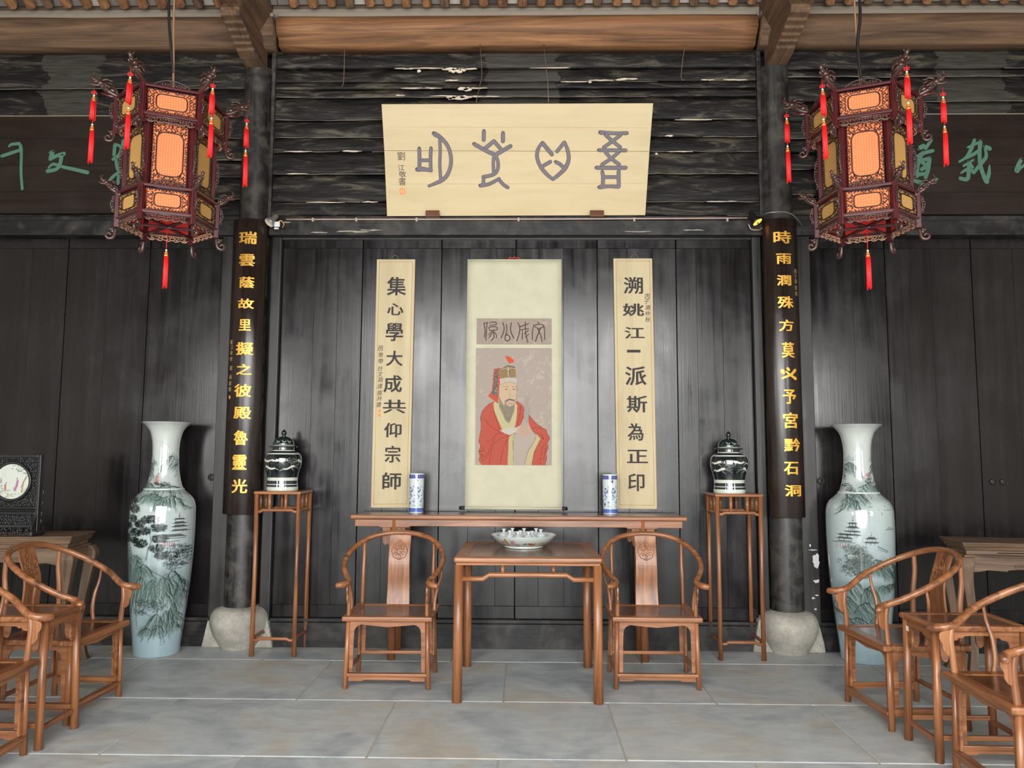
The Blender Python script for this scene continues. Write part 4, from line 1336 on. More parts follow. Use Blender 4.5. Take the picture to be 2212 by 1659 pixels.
# ---- portrait scroll
sx0, sx1 = aty(1010, 560, .12).x, aty(1213, 560, .12).x
zb, zt = aty(1108, 1100, .12).z, aty(1108, 562, .12).z
sc_ = thing('hanging_scroll', ((sx0 + sx1) / 2, .12, zb), 'tall hanging scroll with pale silk mount, painted with a bearded man in a red robe', 'scroll')
hw, hh = (sx1 - sx0) / 2, zt - zb
mb = MB()
nz = 40
vs = []
for j in range(nz + 1):
    z = hh * j / nz
    for k in range(13):
        x = -hw + 2 * hw * k / 12
        vs.append((x, -.004 + .0035 * mnoise.noise(Vector((x * 3, z * 1.6, 2))) - (.012 * math.exp(-z * 18)), z))
mb.add(vs, [(j * 13 + k, j * 13 + k + 1, (j + 1) * 13 + k + 1, (j + 1) * 13 + k) for j in range(nz) for k in range(12)], True)
o = mb.build('silk_mount', 'silk_mount', sc_)
md = o.modifiers.new('solid', 'SOLIDIFY')
md.thickness = .0012
MB().tube([(-hw - .0, -.018, .008), (hw + .0, -.018, .008)], .012, 12).build('roller', 'silk_mount', sc_)
for s in (-1, 1):
    MB().tube([(s * hw, -.018, .008), (s * (hw + .008), -.018, .008), (s * (hw + .045), -.018, .008)], [.009, .013, .012], 12).build('roller_knob', 'black_plastic', sc_)
MB().tube([(-hw, -.006, hh), (hw, -.006, hh)], .006, 10).build('top_rod', 'silk_mount', sc_)
MB().tube([(-.05, -.01, hh + .004), (-.035, -.012, hh + .02), (-.02, -.012, hh + .012), (0, -.012, hh + .022), (.018, -.012, hh + .012), (.03, -.012, hh + .02), (.045, -.01, hh + .004)], .003, 6, 4).build('cord_knot', 'red_cloth', sc_)
# painted sheets; drawn in the measured units of the sheet itself
def paper(cv, seed, c2, amt=.35):
    rs = np.random.RandomState(seed)
    n1 = vnoise(cv.h, cv.w, 26, rs, False) * .5 + vnoise(cv.h, cv.w, 9, rs, False) * .5
    m_ = (np.clip((n1 - .62) * 6, 0, 1) * amt)[..., None]
    cv.a = cv.a * (1 - m_) + np.array(lin(c2)) * m_
title = Canvas(393, 133, (176, 160, 148))
paper(title, 3, (200, 188, 174), .5)
TL_ = [([(175, 95), (186, 170), (180, 240)], 13), ([(205, 98), (201, 180), (196, 270)], 13), ([(178, 95), (215, 88)], 12), ([(232, 92), (270, 82), (300, 88), (305, 105), (240, 118)], 12), ([(228, 135), (300, 130), (312, 160), (240, 168), (228, 135)], 12),
       ([(262, 170), (225, 215)], 12), ([(275, 178), (228, 245)], 12), ([(270, 170), (282, 235), (252, 272)], 13), ([(285, 185), (308, 220), (304, 246)], 12),
       ([(375, 90), (388, 160), (357, 245)], 14), ([(462, 90), (455, 170), (490, 250)], 14), ([(410, 105), (416, 170), (396, 250), (422, 276), (450, 250), (425, 212), (404, 222)], 14),
       ([(530, 90), (550, 130), (546, 200), (520, 275)], 13), ([(550, 132), (642, 100)], 13), ([(550, 162), (642, 150)], 12), ([(580, 165), (578, 256)], 12), ([(610, 82), (612, 180), (636, 290)], 14), ([(642, 168), (600, 204)], 12), ([(645, 205), (612, 240)], 12),
       ([(742, 80), (752, 100)], 14), ([(700, 112), (686, 180), (686, 262)], 13), ([(704, 118), (750, 104), (800, 115), (812, 180), (812, 262)], 13), ([(712, 130), (760, 152), (800, 125)], 12), ([(772, 140), (742, 210), (716, 282)], 15), ([(742, 155), (772, 215), (786, 286)], 14)]
for p, w_ in TL_:
    P, _ = catmull([Vector((a, b_, 0)) for a, b_ in p], [0] * len(p), 5) if len(p) > 2 else ([Vector((a, b_, 0)) for a, b_ in p], 0)
    title.line([((q.x - 100) * .5, (q.y - 45) * .5) for q in P], w_ * .5, (88, 74, 68), 1.0, .4)
por = Canvas(395, 617, (184, 169, 158))
paper(por, 5, (204, 194, 182), .55)
K = lambda pts: [((a - 95) * .5, (b_ - 350) * .5) for a, b_ in pts]
def pl(pts, w_, c=(52, 36, 34), al=.9):
    P, _ = catmull([Vector((a, b_, 0)) for a, b_ in pts], [0] * len(pts), 6) if len(pts) > 2 else ([Vector((a, b_, 0)) for a, b_ in pts], 0)
    por.line([((q.x - 95) * .5, (q.y - 350) * .5) for q in P], w_, c, al, .6)
RED = (196, 96, 80)
por.poly(K([(290, 915), (250, 932), (200, 970), (162, 1020), (146, 1080), (150, 1200), (130, 1330), (146, 1390), (130, 1440), (142, 1500), (132, 1530), (165, 1584), (430, 1584), (440, 1300), (520, 1240), (575, 1140), (596, 1080), (595, 980), (560, 940), (515, 915)]), RED)
por.poly(K([(648, 1052), (700, 1120), (740, 1160), (800, 1198), (830, 1210), (838, 1250), (866, 1300), (845, 1350), (850, 1400), (830, 1460), (836, 1510), (815, 1584), (675, 1584), (700, 1450), (735, 1370), (770, 1310), (745, 1270), (690, 1230), (665, 1200), (645, 1130)]), RED)
rs = np.random.RandomState(11)
for _ in range(260):
    x_, y_ = rs.uniform(20, 390), rs.uniform(300, 615)
    if por.a[int(min(y_, 616)), int(min(x_, 394)), 0] > .55 and por.a[int(min(y_, 616)), int(min(x_, 394)), 1] < .13:
        por.blob(x_, y_, rs.uniform(4, 10), rs.uniform(2, 5), (208, 124, 104), .4, 1.0)
por.poly(K([(300, 900), (280, 940), (285, 1010), (330, 1120), (372, 1215), (500, 1198), (520, 1100), (528, 960), (490, 900)]), (204, 194, 150))
por.poly(K([(440, 1290), (490, 1250), (560, 1180), (640, 1160), (690, 1230), (720, 1280), (770, 1310), (735, 1370), (700, 1450), (680, 1584), (430, 1584)]), (190, 176, 164))
por.poly(K([(447, 1285), (505, 1255), (485, 1360), (492, 1584), (430, 1584)]), (202, 190, 140))
por.poly(K([(716, 1262), (768, 1308), (735, 1380), (700, 1450), (675, 1584), (608, 1584), (640, 1450), (690, 1380), (720, 1300)]), (204, 190, 146))
por.poly(K([(348, 1222), (430, 1196), (520, 1190), (570, 1165), (520, 1240), (450, 1272), (400, 1255)]), (208, 198, 186))
por.poly(K([(612, 850), (655, 855), (645, 1135), (598, 1135)]), (178, 163, 152))
pl([(612, 850), (655, 855), (645, 1135)], 1.2, (120, 104, 92)); pl([(612, 850), (598, 1100)], 1.2, (120, 104, 92))
for (x_, y_, rx, ry) in ((560, 1215, 46, 40), (600, 1195, 42, 46), (640, 1225, 42, 60), (590, 1270, 58, 34)):
    por.blob((x_ - 95) * .5, (y_ - 350) * .5, rx * .5, ry * .5, (202, 172, 148), .9, .5)
for k in range(5):
    pl([(545 + k * 6, 1175 + k * 20), (590, 1165 + k * 22), (640, 1180 + k * 22)], 1.0, (160, 126, 104), .8)
por.poly(K([(280, 572), (338, 562), (345, 700), (328, 942), (222, 862), (262, 800)]), (204, 96, 76))
por.poly(K([(294, 588), (324, 578), (318, 866), (262, 836), (284, 700)]), (112, 112, 106))
for _ in range(90):
    x_, y_ = rs.uniform(272, 322), rs.uniform(590, 850)
    por.blob((x_ - 95) * .5, (y_ - 350) * .5, 2.4, 2.4, (50, 48, 48) if rs.rand() < .6 else (200, 196, 186), .8 if x_ > 294 - (y_ - 700) * .12 or y_ < 700 else 0, .6)
por.poly(K([(342, 740), (430, 712), (518, 728), (521, 800), (515, 890), (495, 960), (430, 995), (365, 950), (338, 860)]), (212, 186, 156))
por.poly(K([(333, 578), (430, 535), (502, 552), (514, 662), (420, 672), (346, 676)]), (160, 136, 98))
for k in range(12):
    pl([(345, 585 + k * 7), (430, 575 + k * 7)], .8, (122, 98, 70), .6); pl([(448, 575 + k * 7), (505, 577 + k * 7)], .8, (122, 98, 70), .6)
pl([(330, 578), (380, 562), (430, 538), (500, 554)], 6, (84, 76, 72)); pl([(436, 545), (430, 600), (440, 660)], 5, (206, 200, 190)); pl([(440, 545), (446, 600), (448, 660)], 2, (70, 60, 60))
pl([(345, 580), (410, 562), (430, 585), (455, 562), (500, 570)], 3, (214, 208, 198))
por.poly(K([(342, 676), (420, 664), (514, 662), (518, 730), (430, 712), (345, 742)]), (204, 193, 180))
pl([(345, 742), (430, 712), (518, 730)], 2.2, (110, 92, 84)); pl([(380, 690), (420, 715), (480, 690)], 2, (170, 158, 146), .7)
por.poly(K([(396, 436), (432, 436), (462, 452), (490, 478), (486, 504), (440, 512), (420, 480)]), (222, 96, 66))
por.poly(K([(338, 860), (352, 900), (390, 965), (405, 905), (440, 888), (490, 896), (500, 950), (498, 1010), (480, 1060), (445, 1150), (405, 1120), (372, 1040), (335, 970)]), (128, 116, 110), .72)
por.poly(K([(412, 925), (450, 905), (488, 915), (492, 950), (450, 970), (415, 955)]), (212, 186, 158), .9)
pl([(400, 915), (440, 893), (470, 898), (505, 905)], 6, (96, 84, 80), .8); pl([(432, 940), (455, 934), (476, 940)], 3.4, (164, 98, 84))
for k in range(16):
    pl([(360 + k * 9, 940 + (k % 3) * 10), (375 + k * 7, 1030), (410 + k * 3, 1110 + rs.uniform(-20, 30))], 1.0, (86, 78, 76), .45)
pl([(372, 768), (400, 756), (434, 766)], 2.4, (100, 82, 72)); pl([(470, 768), (495, 756), (516, 764)], 2.4, (100, 82, 72))
pl([(392, 790), (408, 785), (428, 794)], 2.2, (64, 48, 44)); pl([(474, 792), (490, 786), (508, 792)], 2.2, (64, 48, 44))
por.blob((410 - 95) * .5, (791 - 350) * .5, 3.2, 2.6, (30, 22, 22)); por.blob((491 - 95) * .5, (791 - 350) * .5, 3.0, 2.6, (30, 22, 22))
pl([(448, 780), (456, 830), (446, 862), (466, 872), (478, 862)], 1.6, (150, 112, 90)); pl([(338, 745), (335, 860), (350, 920)], 1.6, (150, 118, 96)); pl([(518, 730), (522, 800), (514, 880), (536, 920)], 2.0, (120, 96, 84))
for q in ([(280, 925), (230, 945), (162, 1020), (146, 1090), (150, 1200), (130, 1330), (146, 1392), (130, 1440), (142, 1500), (132, 1530), (165, 1584)], [(185, 1090), (250, 1180), (345, 1235)], [(440, 1275), (330, 1250), (250, 1330), (200, 1340)], [(440, 1290), (350, 1310), (270, 1400), (240, 1584)],
          [(440, 1300), (390, 1380), (350, 1584)], [(445, 1275), (420, 1345), (405, 1370)], [(150, 1470), (210, 1495), (240, 1420), (300, 1300)], [(130, 1440), (180, 1430), (150, 1370)], [(160, 1480), (180, 1540)], [(520, 1240), (460, 1268), (440, 1290)], [(345, 1215), (300, 1080), (275, 990)],
          [(515, 915), (560, 940), (595, 985), (590, 1060), (570, 1140)], [(560, 970), (555, 1050), (530, 1170)], [(648, 1052), (700, 1120), (800, 1198), (830, 1210), (838, 1250), (866, 1300), (845, 1350), (850, 1400), (830, 1460), (836, 1510), (815, 1584)], [(670, 1215), (720, 1190), (800, 1205)],
          [(690, 1230), (760, 1260), (800, 1310), (780, 1240)], [(770, 1310), (720, 1420), (676, 1584)], [(840, 1350), (790, 1400), (765, 1584)], [(690, 1225), (722, 1270), (700, 1340), (640, 1440), (605, 1584)], [(508, 1255), (485, 1330), (492, 1584)], [(830, 1380), (815, 1450), (800, 1530)]):
    pl(q, 2.0)
def wl(px, py):
    p = aty(px, py, .115)
    return Vector((p.x - sc_.location.x, 0, p.z - zb))
for nm, cv, (xa, ya, xb, yb), nu, nv in (('title_panel', title, (1030.2, 688, 1191.2, 744), 260, 92), ('portrait', por, (1029, 752, 1191.3, 1005), 250, 390)):
    a, b_ = wl(xa, ya), wl(xb, yb)
    painted_sheet(nm, (a.x, -.0125, a.z), (b_.x - a.x, 0, 0), (0, 0, b_.z - a.z), nu, nv, cv, 'painted_paper', sc_)
for s, w_ in ((0, 1), (1, 1)):
    pass

# ---- curved gold lettered boards hugging the columns
def couplet(cx, label, chars, small, seal=None, extra=None):
    R = .166
    t = thing('couplet_board', (cx, .115, 1.04), label, 'sign', 'curved gold lettered boards on the columns')
    mb = MB()
    H = 2.372
    n = 22
    a0 = 1.0
    vs = []
    for z in (0, H):
        for rr in (R, R - .012):
            for k in range(n + 1):
                a = -a0 + 2 * a0 * k / n
                vs.append((rr * math.sin(a), -rr * math.cos(a), z))
    m_ = n + 1
    fs = []
    for k in range(n):
        fs += [(k, k + 1, 2 * m_ + k + 1, 2 * m_ + k), (m_ + k + 1, m_ + k, 3 * m_ + k, 3 * m_ + k + 1), (k + 1, k, m_ + k, m_ + k + 1), (2 * m_ + k, 2 * m_ + k + 1, 3 * m_ + k + 1, 3 * m_ + k)]
    fs += [(0, 2 * m_, 3 * m_, m_), (n, m_ + n, 3 * m_ + n, 2 * m_ + n)]
    mb.add(vs, fs)
    o = mb.build('board', 'couplet_lacquer', t, .003)
    for p in o.data.polygons:
        p.use_smooth = True
    def place(px, py):
        Y = -.045
        for _ in range(3):
            p = aty(px, py, Y)
            dx = max(-.15, min(.15, p.x - cx))
            Y = .115 - math.sqrt(R * R - dx * dx)
        return math.asin(dx / R) * R, p.z - 1.04
    for ch, px, py, w_, h in chars:
        x_, z_ = place(px, py)
        char(ch, x_, z_, w_ * .0036, h * .0036, 0, 'gold', t, .003, 0.05, curve=(0, 0, R))
    for ch, px, py in small:
        x_, z_ = place(px, py)
        char(ch, x_, z_, 9 * .0036, 10 * .0036, 0, 'gold_dim', t, .001, 0.01, curve=(0, 0, R))
    if seal:
        x_, z_ = place(*seal)
        a = x_ / R
        MB().box(-.009, .009, -.002, .001, -.013, .013).build('seal', 'seal_orange', t, loc=(R * math.sin(a), -R * math.cos(a), z_), rot=(0, 0, a))
    if extra:
        mb = strokes(MB(), extra, lambda px, py: Vector((place(px, py)[0], 0, place(px, py)[1])), .0036, (0, -1, 0), .006)
        vs = []
        for (x_, y_, z_) in mb.v:
            a = x_ / R
            rr = R - y_
            vs.append((rr * math.sin(a), -rr * math.cos(a), z_))
        mb.v = vs
        mb.build('character', 'gold', t)
    return t
couplet(COLX[0], 'curved dark board with gold characters from 瑞 down to 光, on the left column',
        [(c_, x_, y_, w_, h) for c_, x_, y_, w_, h in zip('瑞雲蔭故里擬之彼殿魯靈光', [535, 533, 533, 531, 529, 528, 527, 524, 523, 520, 517, 517], [513.5, 562, 610, 656, 702, 753, 798, 843.5, 892, 945.5, 998.5, 1050],
                                                  [40, 35, 33, 35, 26, 38, 33, 37, 38, 30, 31, 33], [29, 28, 26, 23, 26, 29, 25, 29, 27, 33, 33, 31])],
        list(zip('姚江後學楊前叔撰', [500, 501, 500, 499, 499, 498, 497, 496.5], [739, 750, 762, 776, 795, 814, 828, 841])), (496, 858))
couplet(COLX[1] - .008, 'curved dark board with gold characters from 時 down to 洞, on the right column',
        [(c_, x_, y_, w_, h) for c_, x_, y_, w_, h in zip('時雨潤殊方莫予宮黔石洞', [1690.5, 1693.5, 1694, 1697.5, 1699, 1702.5, 1705.5, 1708, 1712, 1709.5, 1714], [512.5, 559, 605.5, 653, 703, 756, 857, 908, 961, 1011.5, 1060],
                                                  [39, 33, 31, 35, 32, 28, 30, 33, 37, 32, 37], [29, 24, 24, 27, 26, 35, 32, 35, 29, 28, 25])],
        list(zip('丙子暮夏書', [1718, 1718.5, 1719, 1719.5, 1720], [586, 597, 608, 622, 634])), None,
        [([(1690, 802), (1692, 806)], [9, 6]), ([(1701, 797), (1703, 799)], [7, 6]), ([(1716, 800), (1708, 809), (1690, 817)], [7, 5, 4]), ([(1697, 803), (1709, 812), (1717, 818)], [3, 5, 7])])

# ---- dark horizontal signs in the outer bays
def darksign(x0, x1, zpt, zpb, label, ox, oy, s, L):
    z1, z0 = zpt, zpb
    t = thing('dark_sign', ((x0 + x1) / 2, .085, z0), label, 'sign', 'dark signs with green brush writing')
    w2 = (x1 - x0) / 2
    cuts = [0, (z1 - z0) * .22, (z1 - z0) * .49, (z1 - z0) * .77, z1 - z0]
    for a, b_ in zip(cuts[:-1], cuts[1:]):
        MB().box(-w2, w2, -.035, 0, a + .0006, b_ - .0006).build('board', 'sign_dark', t, .0012, seg=1)
    MB().box(-w2, w2, -.037, 0.0, z1 - z0, z1 - z0 + .006).build('top_edge', 'dust_edge', t)
    mf = lambda px, py: aty(px, py, .05) - Vector(((x0 + x1) / 2, .05, z0))
    for grp in L:
        q = cr(ox, oy, s, grp)
        mb = strokes(MB(), q, lambda px, py: mf(px, py) + Vector((0, -.035, 0)), .0037, (0, -1, 0), .0035)
        mb.build('character', 'green_paint', t)
    return t
darksign(-6.3, -2.66, aty(215, 251, .05).z, aty(100, 461, .05).z, 'dark horizontal sign with green brush characters in the left bay, behind the left lantern', 0, 290, 7.373,
         [[([(145, 205), (185, 165), (310, 152)], [26, 50, 56]), ([(32, 350), (150, 312), (350, 245)], [60, 58, 50]), ([(330, 175), (345, 320), (340, 600), (360, 875)], [60, 48, 46, 44])],
          [([(800, 290), (855, 290)], 52), ([(840, 290), (800, 400)], [70, 60]), ([(800, 400), (900, 350), (1020, 315)], [60, 66, 74]), ([(985, 340), (960, 480), (900, 560), (765, 590)], [70, 60, 60, 66]), ([(775, 540), (850, 478), (1000, 520), (1200, 565), (1395, 612)], [30, 50, 54, 60, 66])],
          [([(1968, 95), (1955, 200), (1900, 340), (1805, 400)], [56, 64, 70, 56]), ([(1835, 170), (1820, 330)], [60, 58]), ([(1840, 165), (1900, 185), (1960, 245)], 46), ([(1850, 400), (1880, 560), (1960, 605), (1995, 675)], [50, 56, 60, 40]), ([(1900, 600), (1800, 680), (1725, 770)], [40, 56, 50]), ([(1890, 650), (1882, 785)], [44, 56]),
           ([(2100, 240), (2200, 200), (2300, 150)], 50), ([(2180, 190), (2170, 450), (2190, 760)], 56), ([(2170, 450), (2360, 400)], 50), ([(2080, 250), (2080, 560), (2040, 700)], 50)]])
darksign(2.42, 6.2, aty(2100, 247, .05).z, aty(2100, 463, .05).z, 'dark horizontal sign with green brush characters in the right bay, behind the right lantern', 1940, 280, 8.132,
         [[([(585, 180), (480, 330)], [50, 66]), ([(365, 330), (440, 295)], [80, 90]), ([(310, 485), (420, 425), (600, 375)], [30, 70, 66]), ([(430, 400), (355, 560), (320, 700), (330, 820)], [60, 80, 90, 70]), ([(370, 555), (550, 505)], 66), ([(545, 510), (520, 700), (480, 840)], [80, 80, 70]), ([(400, 560), (480, 640), (410, 700)], 70),
           ([(350, 790), (480, 780)], 70), ([(165, 865), (350, 920), (460, 950), (680, 872)], [40, 80, 90, 40]), ([(170, 430), (190, 480)], 60)],
          [([(1340, 180), (1285, 330), (1200, 480), (1072, 568)], [56, 70, 56, 40]), ([(1212, 318), (1380, 245), (1450, 225)], [40, 50, 60]), ([(1140, 530), (1280, 460), (1400, 385)], [30, 60, 70]), ([(1440, 215), (1425, 400), (1440, 620), (1500, 820), (1550, 915)], [74, 70, 70, 76, 90]), ([(1550, 915), (1590, 780), (1604, 625)], [70, 70, 20]),
           ([(1520, 300), (1600, 335)], [70, 86]), ([(1520, 330), (1540, 480), (1420, 640), (1320, 760)], [40, 66, 66, 60]), ([(1320, 535), (1145, 640)], [40, 44]), ([(1235, 570), (1300, 665)], [60, 60]), ([(1100, 765), (1220, 700), (1330, 750)], [40, 60, 66]), ([(1235, 620), (1220, 860), (1090, 860)], [60, 76, 70])],
          [([(2155, 530), (2105, 640), (2085, 720)], [70, 80, 96]), ([(2100, 715), (2180, 650), (2260, 600)], [60, 50, 50]), ([(2350, 450), (2380, 560)], 70), ([(2560, 300), (2520, 560), (2400, 800)], 70), ([(2540, 600), (2640, 820)], 70)]])

# ---- conduit and spotlights
p0, p1 = aty(618, 474, .035), aty(1614, 471, .035)
mb = MB().tube([p0, (p0 + p1) / 2 + Vector((0, 0, -.004)), p1], .0065, 8, 6)
o = mb.build('conduit_pipe', 'pipe')
tag(o, 'thin pale conduit pipe running along the lintel above the centre doors', 'pipe')
for px in (676, 770, 900, 1120, 1370, 1571):
    p = aty(px, 474, .035)
    MB().box(p.x - .008, p.x + .008, .025, .046, p0.z - .02, p0.z + .012).build('pipe_clip', 'pipe', o, .002)
def spot(px, py, dirv, body, face, label, square):
    p = aty(px, py, -.03)
    t = thing('spotlight', p, label, 'lamp', 'small spotlights over the lintel')
    d = Vector(dirv).normalized()
    M = d.to_track_quat('Z', 'Y').to_matrix().to_4x4()
    mb = MB().lathe([(0.0, -.075), (.018, -.074), (.022, -.06), (.024, -.02), (.042, .015), (.044, .03), (.040, .031)], 20).xf(M)
    mb.build('lamp_head', body, t)
    mb = MB().lathe([(.0, .020), (.014, .022), (.040, .029)], 20).xf(M)
    mb.build('lamp_lens', face, t)
    mb = MB().tube([(0, 0, 0), (.03, .02, -.03), (.045, .05, -.02)], .005, 6, 4)
    mb.build('lamp_arm', 'steel' if square else 'black_plastic', t)
    if square:
        MB().box(.022, .068, .0, .018, -.048, -.006).build('control_box', 'white_plastic', t, .003)
        MB().box(.024, .060, .0, .015, -.068, -.056).build('control_tag', 'white_plastic', t, .002)
        MB().tube([(.05, .01, -.008), (.075, .012, .005), (.095, .03, -.02), (.085, .02, -.05)], .004, 6, 5).build('lead', 'cap_gold', t)
    else:
        MB().tube([(-.05, .02, -.03), (-.03, .02, -.075), (.03, .02, -.08), (.06, .03, -.06)], .006, 6, 5).build('bracket_arm', 'steel', t)
    return t
spot(586, 477, (-.45, -.45, -.75), 'steel', 'lamp_face', 'small silver spotlight with a white square box, beside the left gold lettered board', True)
spot(1632, 474, (.45, -.3, -.85), 'black_plastic', 'lamp_glow', 'small black spotlight glowing orange, beside the right gold lettered board', False)
a = [aty(x_, y_, Y_) for x_, y_, Y_ in ((1645, 468, -.01), (1655, 461, -.1), (1675, 458, -.135), (1695, 458, -.14), (1712, 464, -.12), (1726, 478, -.06), (1732, 488, .04))]
tag(MB().tube(a, .005, 6, 6).build('cable', 'steel'), 'grey cable looped over the top of the right gold lettered board', 'cable')

# ================================================================== PORCELAIN
DK, MD, LT = (24, 38, 36), (112, 140, 134), (156, 182, 178)
def big_vase(cx, cy, label, side, H, k):
    t = thing('floor_vase', (cx, cy, 0), label, 'vase', 'tall white landscape vases')
    keys = [(.012, .168), (.0, .172), (.04, .176), (.15, .188), (.28, .204), (.48, .226), (.70, .243), (.90, .2505), (1.04, .2505), (1.11, .246), (1.165, .222), (1.205, .178), (1.235, .148), (1.27, .133), (1.35, .114), (1.45, .1045), (1.54, .103), (1.61, .110), (1.67, .127), (1.71, .156), (1.735, .188), (1.741, .196)]
    keys = [(z * H / 1.741, r * k) for z, r in keys]
    prof = interp_prof(keys, 440)
    hh, ww = 1100, 1080
    zs = np.array([p[1] for p in prof])[::-1]
    rr = np.array([p[0] for p in prof])[::-1]
    cv = Canvas(ww, hh, (214, 226, 224))
    g = np.linspace(0, 1, hh)[:, None, None]
    cv.a = np.array(lin((222, 228, 220))) * (1 - g) + np.array(lin((176, 206, 216))) * g
    cv.a = np.repeat(cv.a, ww, 1) if cv.a.shape[1] == 1 else cv.a
    s_ = H / 1659.0 * 1.075
    def V(x, y):
        """x,y in the measured frame of the vase (0 at its axis, y downwards from the rim)"""
        z = H * (1 - (y - 70) / 1530.0)
        j = int(np.clip(np.searchsorted(-zs, -z), 0, 439))
        u = x / 216.0 * .2505 * k / rr[j]
        a = math.asin(max(-1, min(1, u))) if abs(u) <= 1 else math.copysign(PI / 2 + (abs(u) - 1) * 1.2, u)
        return ww / 2 + a / (2 * PI) * ww, j / 439 * (hh - 1)
    rs = np.random.RandomState(3 if side < 0 else 8)
    def ln(pts, w_, c, al=.9):
        cv.line([V(*p) for p in pts], w_, c, al, .7)
    def leafs(x, y, rx, ry, n, c=DK, w_=2.6, up=False):
        for _ in range(7):
            bx, by = V(x + rs.uniform(-.6, .6) * rx, y + rs.uniform(-.5, .5) * ry)
            cv.blob(bx, by, rx * .9, ry * .9, MD if c is DK else c, .16 if c is DK else .2, 1.0)
        for _ in range(int(n * .95)):
            a, r = rs.uniform(0, 2 * PI), math.sqrt(rs.rand())
            px, py = x + math.cos(a) * rx * r * 1.1, y + math.sin(a) * ry * r * 1.35
            if up:
                d = rs.uniform(0, 6.28)
                L = rs.uniform(4, 10)
                ln([(px - L * math.cos(d), py - L * math.sin(d)), (px + L * math.cos(d), py + L * math.sin(d))], w_, c, .8)
            else:
                L = rs.uniform(6, 13)
                for q in (-1, -.45, .1, .55, 1):
                    ln([(px, py + 4), (px + L * q, py - L * .8 * (1.15 - abs(q)))], w_ * .6, c, .8)
                cv.blob(*V(px, py + 3), 2.4, 1.8, c, .7, .6)
    def rock(x, y, w_, h, n=7, slope=0.0):
        for _ in range(4):
            bx, by = V(x + rs.uniform(-.3, .3) * w_, y + h * rs.uniform(.2, .6))
            cv.blob(bx, by, w_ * 1.0, h * .4, MD, .38, 1.0)
        n = int(n * 2.2)
        for q in range(n):
            xx_ = x - w_ / 2 + w_ * (q + .5) / n + rs.uniform(-4, 4)
            top = y + (abs(q - n / 2) / n * 2) ** 1.5 * h * .4 + rs.uniform(-8, 10)
            if rs.rand() < .4:
                top += h * rs.uniform(.1, .4)
            LL = h * rs.uniform(.4, .95)
            pts = [(xx_, top)]
            for st in range(1, 6):
                pts.append((xx_ + slope * st * h / 6 + rs.uniform(-5, 5) + (q - n / 2) * st * .5, top + LL * st / 6))
            wv = rs.uniform(4.0, 11.0)
            ln(pts, [wv, wv, wv * .9, wv * .7, wv * .5, wv * .3], DK, rs.uniform(.6, .95))
            ln([(a_ + 7, b_) for a_, b_ in pts], rs.uniform(3, 7), (196, 216, 214), .5)
            ln([(a_ - 5, b_ + 4) for a_, b_ in pts], rs.uniform(6, 12), MD, .45)
        k = 9
        pts = [(x - w_ / 2 + w_ * i / k + rs.uniform(-3, 3), y + (abs(i - k / 2) / k * 2) ** 1.5 * h * .4 + rs.uniform(-8, 8)) for i in range(k + 1)]
        ln(pts, 5.5, DK, .9)
    def pine(pts, clusters):
        ln(pts, [13, 12, 10, 7, 5][:len(pts)] if len(pts) <= 5 else 6, (46, 58, 56), .95)
        ln([(a + 2, b_) for a, b_ in pts], 5, (190, 206, 204), .9)
        for (x, y, rx, ry) in clusters:
            leafs(x, y, rx, ry, int(rx * ry / 7), DK, 2.8)
    def pagoda(x, y, w_, tiers):
        for q in range(tiers):
            yy, ww_ = y + q * 24, w_ * (.5 + .5 * (q + 1) / tiers)
            cv.poly([V(x - ww_ / 2, yy + 10), V(x - ww_ * .3, yy), V(x + ww_ * .3, yy), V(x + ww_ / 2, yy + 10)], DK, .85)
            ln([(x - ww_ / 2 - 5, yy + 7), (x - ww_ / 2, yy + 11), (x + ww_ / 2, yy + 11), (x + ww_ / 2 + 5, yy + 7)], 2.4, DK)
            for m_ in range(6):
                xm = x - ww_ * .36 + ww_ * .72 * m_ / 5
                ln([(xm, yy + 11), (xm, yy + 23)], 2.0, (96, 70, 66) if m_ % 2 else DK)
        ln([(x, y), (x, y - 34)], 2.6, DK); ln([(x - 4, y - 12), (x + 4, y - 12)], 2.6, DK)
    # hazy far hills on the neck
    for (x, y, w_, h) in ((40 * side * -1, 250, 28, 60), (75 * side * -1, 265, 22, 45), (-60 * side * -1, 270, 26, 46)):
        cv.poly([V(x - w_, y + h), V(x - w_ * .3, y + 10), V(x, y), V(x + w_ * .3, y + 14), V(x + w_, y + h)], LT, .55)
    if side < 0:
        rock(70, 300, 80, 110, 8, -.2); rock(-70, 340, 60, 110, 6, .1); ln([(-90, 330), (-50, 322), (-30, 340)], 2.5, DK); leafs(-40, 345, 24, 16, 26); leafs(-60, 390, 22, 22, 26)
        leafs(-5, 450, 18, 20, 40, (190, 60, 56), 2.2, True)
        leafs(-75, 450, 30, 30, 40); rock(-70, 470, 90, 70, 7, .3); rock(60, 490, 150, 70, 10, .4); rock(-10, 540, 150, 70, 9, -.3); rock(110, 560, 150, 80, 9, .2)
        leafs(30, 478, 50, 10, 50)
        pine([(-120, 930), (-150, 850), (-165, 760), (-172, 690), (-165, 630)], [(-150, 590, 52, 22), (-190, 630, 40, 20), (-110, 640, 42, 20), (-200, 690, 34, 22), (-120, 700, 34, 18), (-175, 745, 46, 20), (-215, 760, 34, 26), (-95, 790, 52, 20), (-180, 830, 46, 24), (-100, 840, 34, 16)])
        pine([(0, 960), (10, 900), (30, 850), (20, 800)], [(20, 705, 62, 18), (-60, 735, 40, 18), (70, 760, 46, 20), (-20, 780, 40, 18), (80, 830, 44, 20), (-50, 860, 52, 20), (60, 890, 44, 18), (90, 940, 34, 20)])
        pagoda(175, 700, 74, 4); cv.poly([V(85, 820), V(110, 800), V(180, 800), V(205, 822)], DK, .8); ln([(90, 830), (200, 830)], 3, DK)
